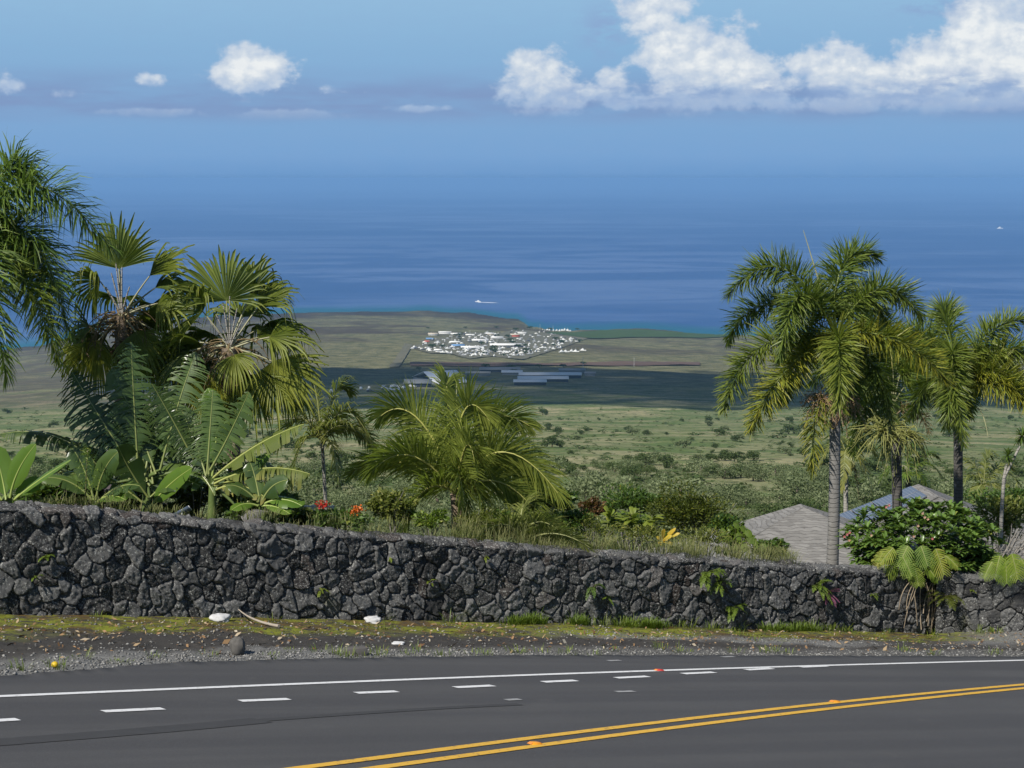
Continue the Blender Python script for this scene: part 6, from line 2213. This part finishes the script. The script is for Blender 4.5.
light_p = clump_mesh('scrub_woodland', 760, LEAF['scrub'], 14, .088)
dark_p = clump_mesh('scrub_woodland', 760, LEAF['farbush'], 14, .088)
tiny_p = clump_mesh('low_scrub', 34, LEAF['farbush'], 6, .34)
sl_, sd_ = [], []
for q in range(1900):
    px = rng.uniform(-120, 1140)
    r_ = rng.uniform(75 ** .5, 430 ** .5) ** 2
    azi = math.atan((px - 512) / F / .972)
    if r_ > 170 and vnoise(np.array(px * .014), np.array(r_ * .02), 33) < np.interp(r_, [170, 420], [.25, .75]):
        continue
    x, y = r_ * math.sin(azi), r_ * math.cos(azi)
    z = garden_z(x, y)
    s = rng.gamma(6.0, .46) * np.interp(r_, [60, 110, 200, 360], [.55, .75, 1.1, 1.2])
    dk = vnoise(np.array(px * .010 + 5), np.array(r_ * .015), 55)
    (sd_ if dk + rng.normal(0, .15) > .66 else sl_).append((x, y, z - .15, s, s * rng.uniform(.6, 1.0), rng.uniform(-.05, .45)))
merged_scrub('scrub_woodland', light_p, sl_, LEAF['scrub'], 'grey green dry scrub covering the slope below the houses', 'scrub')
merged_scrub('scrub_woodland', dark_p, sd_, LEAF['farbush'], 'dark green scrub trees among the dry scrub', 'scrub')
st_ = []
for q in range(5600):
    px, py = rng.uniform(-40, 1060), 408 + 85 * rng.uniform() ** .8
    if vnoise(np.array(px * .015), np.array(py * .12), 12) < rng.uniform(.2, .8):
        continue
    p_ = on_terrain(px, py)
    s = rng.gamma(4.0, .38) * (0.6 + np.linalg.norm(p_) / 1800)
    st_.append((p_[0], p_[1], p_[2] - .1 * s, s * 1.5, s * .55, rng.uniform(-.1, .6)))
merged_scrub('low_scrub', tiny_p, st_, LEAF['farbush'], 'low dark scrub scattered over the grassy slope', 'scrub')
for p_ in (light_p, dark_p, tiny_p):
    bpy.data.objects.remove(p_)

# ------------------------------------------------------------------ harbour and sheds on the plain
m_bwhite = plain('white_painted_building', (0.75, 0.74, 0.70), .7, .2, .06, .05)
m_bgrey = plain('grey_metal_building', (0.24, 0.25, 0.25), .6, .3, .1, .05)
m_bblue = plain('blue_metal_roof', (0.16, 0.30, 0.52), .5, .3, .1, .05)
m_bred = plain('red_roof', (0.55, 0.12, 0.08), .7, .2, .1, .05)
m_bdark = plain('painted_opening_shade', (0.05, 0.06, 0.08), .8, .2, .1, .05)  # flat dark wall colour standing in for the shade of shed openings
m_btan = plain('tan_building', (0.55, 0.48, 0.38), .8, .2, .1, .05)
m_roofw = plain('pale_metal_roof', (0.74, 0.73, 0.70), .5, .3, .08, .02)
m_hull = plain('white_boat_hull', (0.80, 0.80, 0.78), .4, .4, .05, .2)
m_tarmac, t = new_mat('harbour_yard')
finish(t, principled(t, t.mix(t.noise(t.pos(), .02, 5, .7), (0.085, 0.088, 0.055), (0.185, 0.172, 0.125)), .9, .1))


def draped(name, pix, mat_, label, lift=1.2, n=24):
    """sheet laid on the ground inside a polygon of photo pixels"""
    pg = np.array([on_terrain(x, y) for x, y in pix])
    c0 = pg.mean(0)
    rings_ = []
    ed = np.concatenate([pg[i] * (1 - s_) + pg[(i + 1) % len(pg)] * s_ for i in range(len(pg)) for s_ in [np.linspace(0, 1, n, endpoint=False)[:, None]]])
    for f in np.linspace(.02, 1, 8):
        q = c0 + (ed - c0) * f
        a, r_ = np.arctan2(q[:, 0], q[:, 1]), np.hypot(q[:, 0], q[:, 1])
        q[:, 2] = terrain_z(a, r_) + lift
        rings_.append(q)
    b_ = MB()
    b_.grid(np.array(rings_), closed=True)
    return tag(b_.build(name, mat_), label, kind='structure')


draped('harbour_ground', [(406, 346), (424, 347), (420, 341), (440, 337.5), (452, 339), (468, 333), (500, 334), (512, 330.5), (530, 331), (548, 334), (566, 335), (590, 338), (575, 343.5), (560, 349), (540, 355), (522, 360), (492, 357), (470, 359.5), (448, 354), (430, 354)], m_tarmac, 'grey paved harbour yard', 1.5)
draped('access_road', [(389, 368), (399, 368), (412, 346), (405, 344)], m_tarmac, 'access road down to the harbour', 2.0)
m_red_earth, t = new_mat('bare_red_earth')
finish(t, principled(t, t.mix(t.noise(t.pos(), .012, 5, .7), (0.075, 0.050, 0.042), (0.16, 0.11, 0.085)), .95, .05))
draped('highway_cutting', [(410, 366.5), (410, 363), (500, 364), (640, 362.5), (700, 363), (700, 366), (600, 366.5), (500, 367.5)], m_red_earth, 'strip of bare brown earth along the highway', 2.0)
m_green, t = new_mat('green_coastal_growth')
finish(t, principled(t, t.mix(t.noise(t.pos(), .03, 5, .7), (0.030, 0.060, 0.020), (0.075, 0.115, 0.040)), .95, .05))
draped('coastal_growth', [(545, 333.5), (600, 330.8), (640, 330.0), (700, 334.5), (740, 335.5), (700, 338.5), (640, 338), (590, 339)], m_green, 'band of green growth along the shore', 2.5)


def shed(px, py, wpx, hpx, dep, wm_, rm_, label, yaw=0., name='harbour_building', cat='building', group='buildings around the harbour', gable=.18, roofh=None):
    """simple gabled building on the plain; width and height in photo pixels"""
    p_ = on_terrain(px, py)
    Yd = p_[1]
    k = Yd / F
    w, h = wpx * k / 2, hpx * k
    Rm = rot2(yaw)
    rf_h = gable * dep
    wall_h = max(h - rf_h * .6, 2.5) if roofh is None else roofh
    r_ = empty(name, p_, label, cat, group)
    b_ = MB()
    b_.box((-w, -dep, -3), (w, dep, wall_h))
    b_.v[-1] = b_.v[-1] @ Rm.T + p_
    b_.build('wall', wm_, r_)
    b_ = MB()
    e, z0 = 1.2, wall_h + .02
    pr = np.array([(-w - e, -dep - e, z0), (w + e, -dep - e, z0), (w + e, 0, z0 + rf_h), (-w - e, 0, z0 + rf_h), (-w - e, dep + e, z0), (w + e, dep + e, z0)])
    pr = np.vstack([pr, pr - (0, 0, .5)])
    pr = pr @ Rm.T + p_
    b_.add(pr, quads=[(0, 1, 2, 3), (3, 2, 5, 4), (6, 9, 8, 7), (9, 10, 11, 8), (0, 6, 7, 1), (4, 5, 11, 10), (1, 7, 8, 2), (2, 8, 11, 5), (0, 3, 9, 6), (3, 4, 10, 9)])
    b_.build('roof', rm_, r_)
    return r_


m_bright = plain('bright_metal_roof', (0.86, 0.86, 0.85), .5, .3, .05, .02)
shed(440, 383, 34, 7, 46, m_bgrey, m_bright, 'large pale grey shed with one broad roof slope, left of the long low sheds', R(24), 'warehouse', 'warehouse', 'sheds on the shaded plain', .28, 5)
shed(418, 386, 26, 4, 18, m_bdark, m_bgrey, 'low green grey shed in front of the large pale shed', 0, 'warehouse', 'warehouse', 'sheds on the shaded plain', .2, 6)
for (x, y, w_, dpt, label, m_) in [(550, 377.5, 62, 12, 'long low pale shed, middle row of the sheds on the plain', m_roofw), (543, 381.5, 50, 12, 'long low pale shed, front row of the sheds on the plain', m_roofw), (500, 372, 40, 12, 'long low bluish shed, back row of the sheds on the plain', m_bgrey), (530, 385, 32, 10, 'shorter pale shed just before the front row', m_roofw), (572, 373, 26, 10, 'grey shed at the right end of the back row', m_bgrey), (512, 375, 20, 10, 'small pale shed behind the middle row', m_roofw), (590, 376, 10, 8, 'little grey shed at the far right of the sheds', m_bgrey), (478, 376, 24, 8, 'tan shed beside the pale broad roof', m_btan)]:
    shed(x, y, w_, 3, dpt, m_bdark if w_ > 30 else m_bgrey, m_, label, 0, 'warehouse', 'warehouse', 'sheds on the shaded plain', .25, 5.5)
for (x, y, w_, h_, dpt, a, b_m, label) in [
    (445, 333.8, 12, 2.2, 10, m_bwhite, m_bwhite, 'white building at the upper left of the harbour'), (433, 335.2, 9, 2, 10, m_bwhite, m_btan, 'white and tan building left of the upper white one'), (456, 335, 10, 1.8, 10, m_bwhite, m_bwhite, 'pale building right of the upper white one'), (470, 336, 8, 1.8, 9, m_bwhite, m_bwhite, 'lone white building at the top middle of the harbour'),
    (430, 340, 7, 1.8, 8, m_bblue, m_bblue, 'small blue roofed building at the left of the harbour'), (427, 342.6, 4.5, 1.8, 7, m_bred, m_bred, 'small red roofed hut at the left of the harbour'), (438, 352.5, 7, 3.2, 9, m_bwhite, m_bwhite, 'bright white block at the lower left of the harbour'), (458, 347, 12, 2.4, 12, m_bblue, m_bblue, 'blue building left of the long blue and white roof'), (472, 348.8, 22, 2.4, 14, m_bblue, m_roofw, 'long blue and white roofed building in the middle of the harbour'),
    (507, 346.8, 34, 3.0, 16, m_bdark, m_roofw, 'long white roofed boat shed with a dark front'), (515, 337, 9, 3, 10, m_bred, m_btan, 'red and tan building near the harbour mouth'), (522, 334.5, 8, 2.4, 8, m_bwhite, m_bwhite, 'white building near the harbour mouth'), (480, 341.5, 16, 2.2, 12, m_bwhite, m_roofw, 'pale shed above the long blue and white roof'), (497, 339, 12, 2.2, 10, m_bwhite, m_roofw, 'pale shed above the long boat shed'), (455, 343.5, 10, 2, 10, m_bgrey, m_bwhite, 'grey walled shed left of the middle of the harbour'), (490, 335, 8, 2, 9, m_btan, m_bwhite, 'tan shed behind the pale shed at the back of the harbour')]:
    shed(x, y, w_, h_, dpt, a, b_m, label, rng.normal(0, .06))


def boat_mesh(L):
    b_ = MB()
    W_, H_ = L * .16, L * .13
    st = np.array([(-.5, .75, 1.0), (-.2, 1, 1.0), (.15, .95, 1.05), (.38, .55, 1.2), (.5, .04, 1.35)])
    P_ = np.array([[(x * L, -w * W_ * .55, 0), (x * L, -w * W_, h * H_), (x * L, w * W_, h * H_), (x * L, w * W_ * .55, 0)] for x, w, h in st])
    b_.grid(P_, closed=True)
    b_.add(P_[0], quads=[(0, 1, 2, 3)])
    b_.box((-.28 * L, -W_ * .7, H_ * 1.0), (.14 * L, W_ * .7, H_ * 2.0))
    b_.box((-.16 * L, -W_ * .5, H_ * 2.02), (.06 * L, W_ * .5, H_ * 2.7))
    b_.tube(np.array([(-.05 * L, 0, H_ * 2.6), (-.05 * L, 0, H_ * 5)]), .08, 4)
    return b_


m_hullgrey = plain('grey_boat_hull', (0.42, 0.43, 0.44), .5, .3, .05, .2)
boatg = boat_mesh(11).build('motor_boat', m_hullgrey)
tag(boatg, 'greyish motor boat parked in the crowded harbour yard', 'boat', 'boats crowded in the harbour yard')
boat0 = boat_mesh(12).build('motor_boat', m_hull)
tag(boat0, 'white motor boat parked in the crowded harbour yard', 'boat', 'boats crowded in the harbour yard')


def vehicle_mesh(col_m, L):
    b_ = MB()
    b_.box((-L / 2, -1.0, .45), (L / 2, 1.0, 1.25))
    prof_ = np.array([(-L * .42, .9, 1.26), (L * .26, .9, 1.26), (L * .12, .78, 2.1), (-L * .36, .78, 2.1)])
    v = np.vstack([prof_ * (1, -1, 1), prof_])
    b_.add(v, quads=[(0, 1, 2, 3), (5, 4, 7, 6), (3, 2, 6, 7), (0, 3, 7, 4), (1, 5, 6, 2)])
    for sx in (-.32, .32):
        for sy in (-.95, .95):
            b_.tube(np.array([(sx * L, sy - .1, .38), (sx * L, sy + .1, .38)]), .38, 10)
    return b_


cars0 = []
for nm, cm, lab in (('parked_truck', m_bwhite, 'white vehicle parked among the boats in the harbour yard'), ('parked_car', plain('dark_car_paint', (0.05, 0.055, 0.07), .4, .4), 'dark vehicle parked among the boats in the harbour yard'), ('parked_car', plain('silver_car_paint', (0.42, 0.43, 0.45), .4, .4), 'silver vehicle parked among the boats in the harbour yard')):
    o_ = vehicle_mesh(cm, 6.5).build(nm, cm)
    tag(o_, lab, 'vehicle', 'vehicles parked in the harbour yard')
    cars0.append(o_)
first = {}


def place(src, p_, a, s=1.0):
    o_ = src if src.name not in first else src.copy()
    if o_ is not src:
        COL.objects.link(o_)
    first[src.name] = 1
    o_.location = tuple(p_)
    o_.rotation_euler = (0, 0, a)
    o_.scale = (s, s, s)
    return o_


def in_yard(px, py):
    pg = [(412, 350), (428, 341), (470, 332.5), (520, 331), (556, 334), (584, 341), (580, 345), (545, 353), (515, 358.5), (470, 358), (430, 353)]
    c = False
    for (x0, y0), (x1, y1) in zip(pg, pg[1:] + pg[:1]):
        if (y0 > py) != (y1 > py) and px < (x1 - x0) * (py - y0) / (y1 - y0) + x0:
            c = not c
    return c


nb = 0
while nb < 190:
    px, py = rng.uniform(410, 586), rng.choice([rng.uniform(331, 350), rng.uniform(348, 358.5)], p=[.45, .55])
    if not in_yard(px, py):
        continue
    if 452 < px < 526 and 344 < py < 348.5:
        continue
    place(boat0 if rng.uniform() < .5 else boatg, on_terrain(px, py, 1.6 + 1.0), rng.normal(0, .5) + rng.choice([0, 1.57, 3.14]), rng.uniform(.5, 1.15))
    nb += 1
nb = 0
while nb < 200:
    px, py = rng.uniform(410, 586), rng.uniform(333, 359)
    if not in_yard(px, py):
        continue
    place(cars0[int(rng.choice(3, p=[.45, .3, .25]))], on_terrain(px, py, 1.6), rng.choice([0, 1.57]) + rng.normal(0, .2), rng.uniform(1.0, 1.6))
    nb += 1
for q in range(46):
    px = 330 + rng.uniform(0, 90)
    place(cars0[int(rng.choice(3, p=[.6, .2, .2]))], on_terrain(px, 392 - (px - 330) * .06 + rng.normal(0, 1.2), .2), rng.choice([0, 1.57]) + rng.normal(0, .2), rng.uniform(1.0, 1.7))
for px, py in ((572, 352.5), (576, 352.8), (566, 353), (583, 351.6), (562, 353.2)):
    place(boat0, on_terrain(px, py, 1.5), rng.normal(0, .3), 1.3)
# boats afloat by the harbour mouth
boat1 = boat_mesh(16).build('moored_boat', m_hull)
tag(boat1, 'white boat moored by the green shore at the harbour mouth', 'boat', 'boats moored at the harbour mouth')
for q in range(16):
    px = 527 + q * 2.9 + rng.normal(0, .6)
    d_ = ray(px, 331.3 + rng.normal(0, .35))
    p_ = d_ * (-E / d_[2])
    place(boat1, p_ + (0, 0, .2), rng.normal(1.57, .5), rng.uniform(.9, 1.3))

# motor boat under way and its wake
d_ = ray(478, 302.2)
p_ = d_ * (-E / d_[2])
r = empty('speeding_boat', p_, 'white motor boat leaving a white wake on the open sea', 'boat')
b = boat_mesh(22)
b.v = [v * (-1, 1, 1) + p_ + (0, 0, .3) for v in b.v]
b.build('hull', m_hull, r)
m_foam = plain('white_foam', (0.80, 0.82, 0.84), .8, .2, .1, .1)
d2 = ray(498, 302.9)
p2 = d2 * (-E / d2[2])
tt = np.linspace(0, 1, 30)[:, None]
c_ = p_ * (1 - tt) + p2 * tt
hw = np.interp(tt[:, 0], [0, .1, .6, 1], [4, 9, 10, 2]) * rng.uniform(.7, 1.2, 30)
b = MB()
T_ = unit(p2 - p_)
S_ = np.cross(T_, UP)
g0, g1 = c_ - S_ * hw[:, None], c_ + S_ * hw[:, None]
g0[:, 2], g1[:, 2] = -E + .25, -E + .25
b.grid(np.array([g0, g1]))
b.build('wake', m_foam, r)
d_ = ray(1000, 229)
p_ = d_ * (-E / d_[2])
b = boat_mesh(60)
b.v = [v + p_ + (0, 0, .3) for v in b.v]
tag(b.build('distant_ship', m_hull, origin=p_), 'tiny white vessel far out on the sea at right', 'boat')

# poles by the sheds
m_pole = plain('pale_metal_pole', (0.6, 0.6, 0.58), .5, .3)
pole0 = None
for px, py, h_ in ((583, 371, 26), (634, 367, 18), (452, 343, 24), (497, 343, 24), (540, 332, 22), (553, 333, 22), (470, 338, 20)):
    if pole0 is None:
        b = MB()
        b.tube(np.array([(0, 0, -1.0), (0, 0, 1.0)]), np.array([.022, .014]), 6)
        b.box((-.06, -.02, .97), (.06, .02, .985))
        pole0 = b.build('light_pole', m_pole)
        o_ = pole0
    else:
        o_ = pole0.copy()
        COL.objects.link(o_)
    tag(o_, 'thin pale light pole standing on the plain by the harbour', 'pole', 'light poles on the plain')
    o_.location = tuple(on_terrain(px, py))
    o_.scale = (h_, h_, h_)

# small trees between the harbour buildings
tree0 = clump_mesh('harbour_tree', 160, LEAF['farbush'], 8, .26)
for q in range(46):
    if q < 30:
        while True:
            px, py = rng.uniform(410, 588), rng.uniform(331, 359)
            if in_yard(px, py):
                break
    else:
        px, py = rng.uniform(400, 600), rng.choice([rng.uniform(328, 332), rng.uniform(360, 374)])
    o_ = tree0 if q == 0 else tree0.copy()
    if q:
        COL.objects.link(o_)
    tag(o_, 'small dark tree standing among the far harbour buildings', 'tree', 'trees around the harbour')
    s_ = rng.uniform(9, 20)
    o_.location = tuple(on_terrain(px, py, .5))
    o_.scale = (s_, s_, s_ * .7)
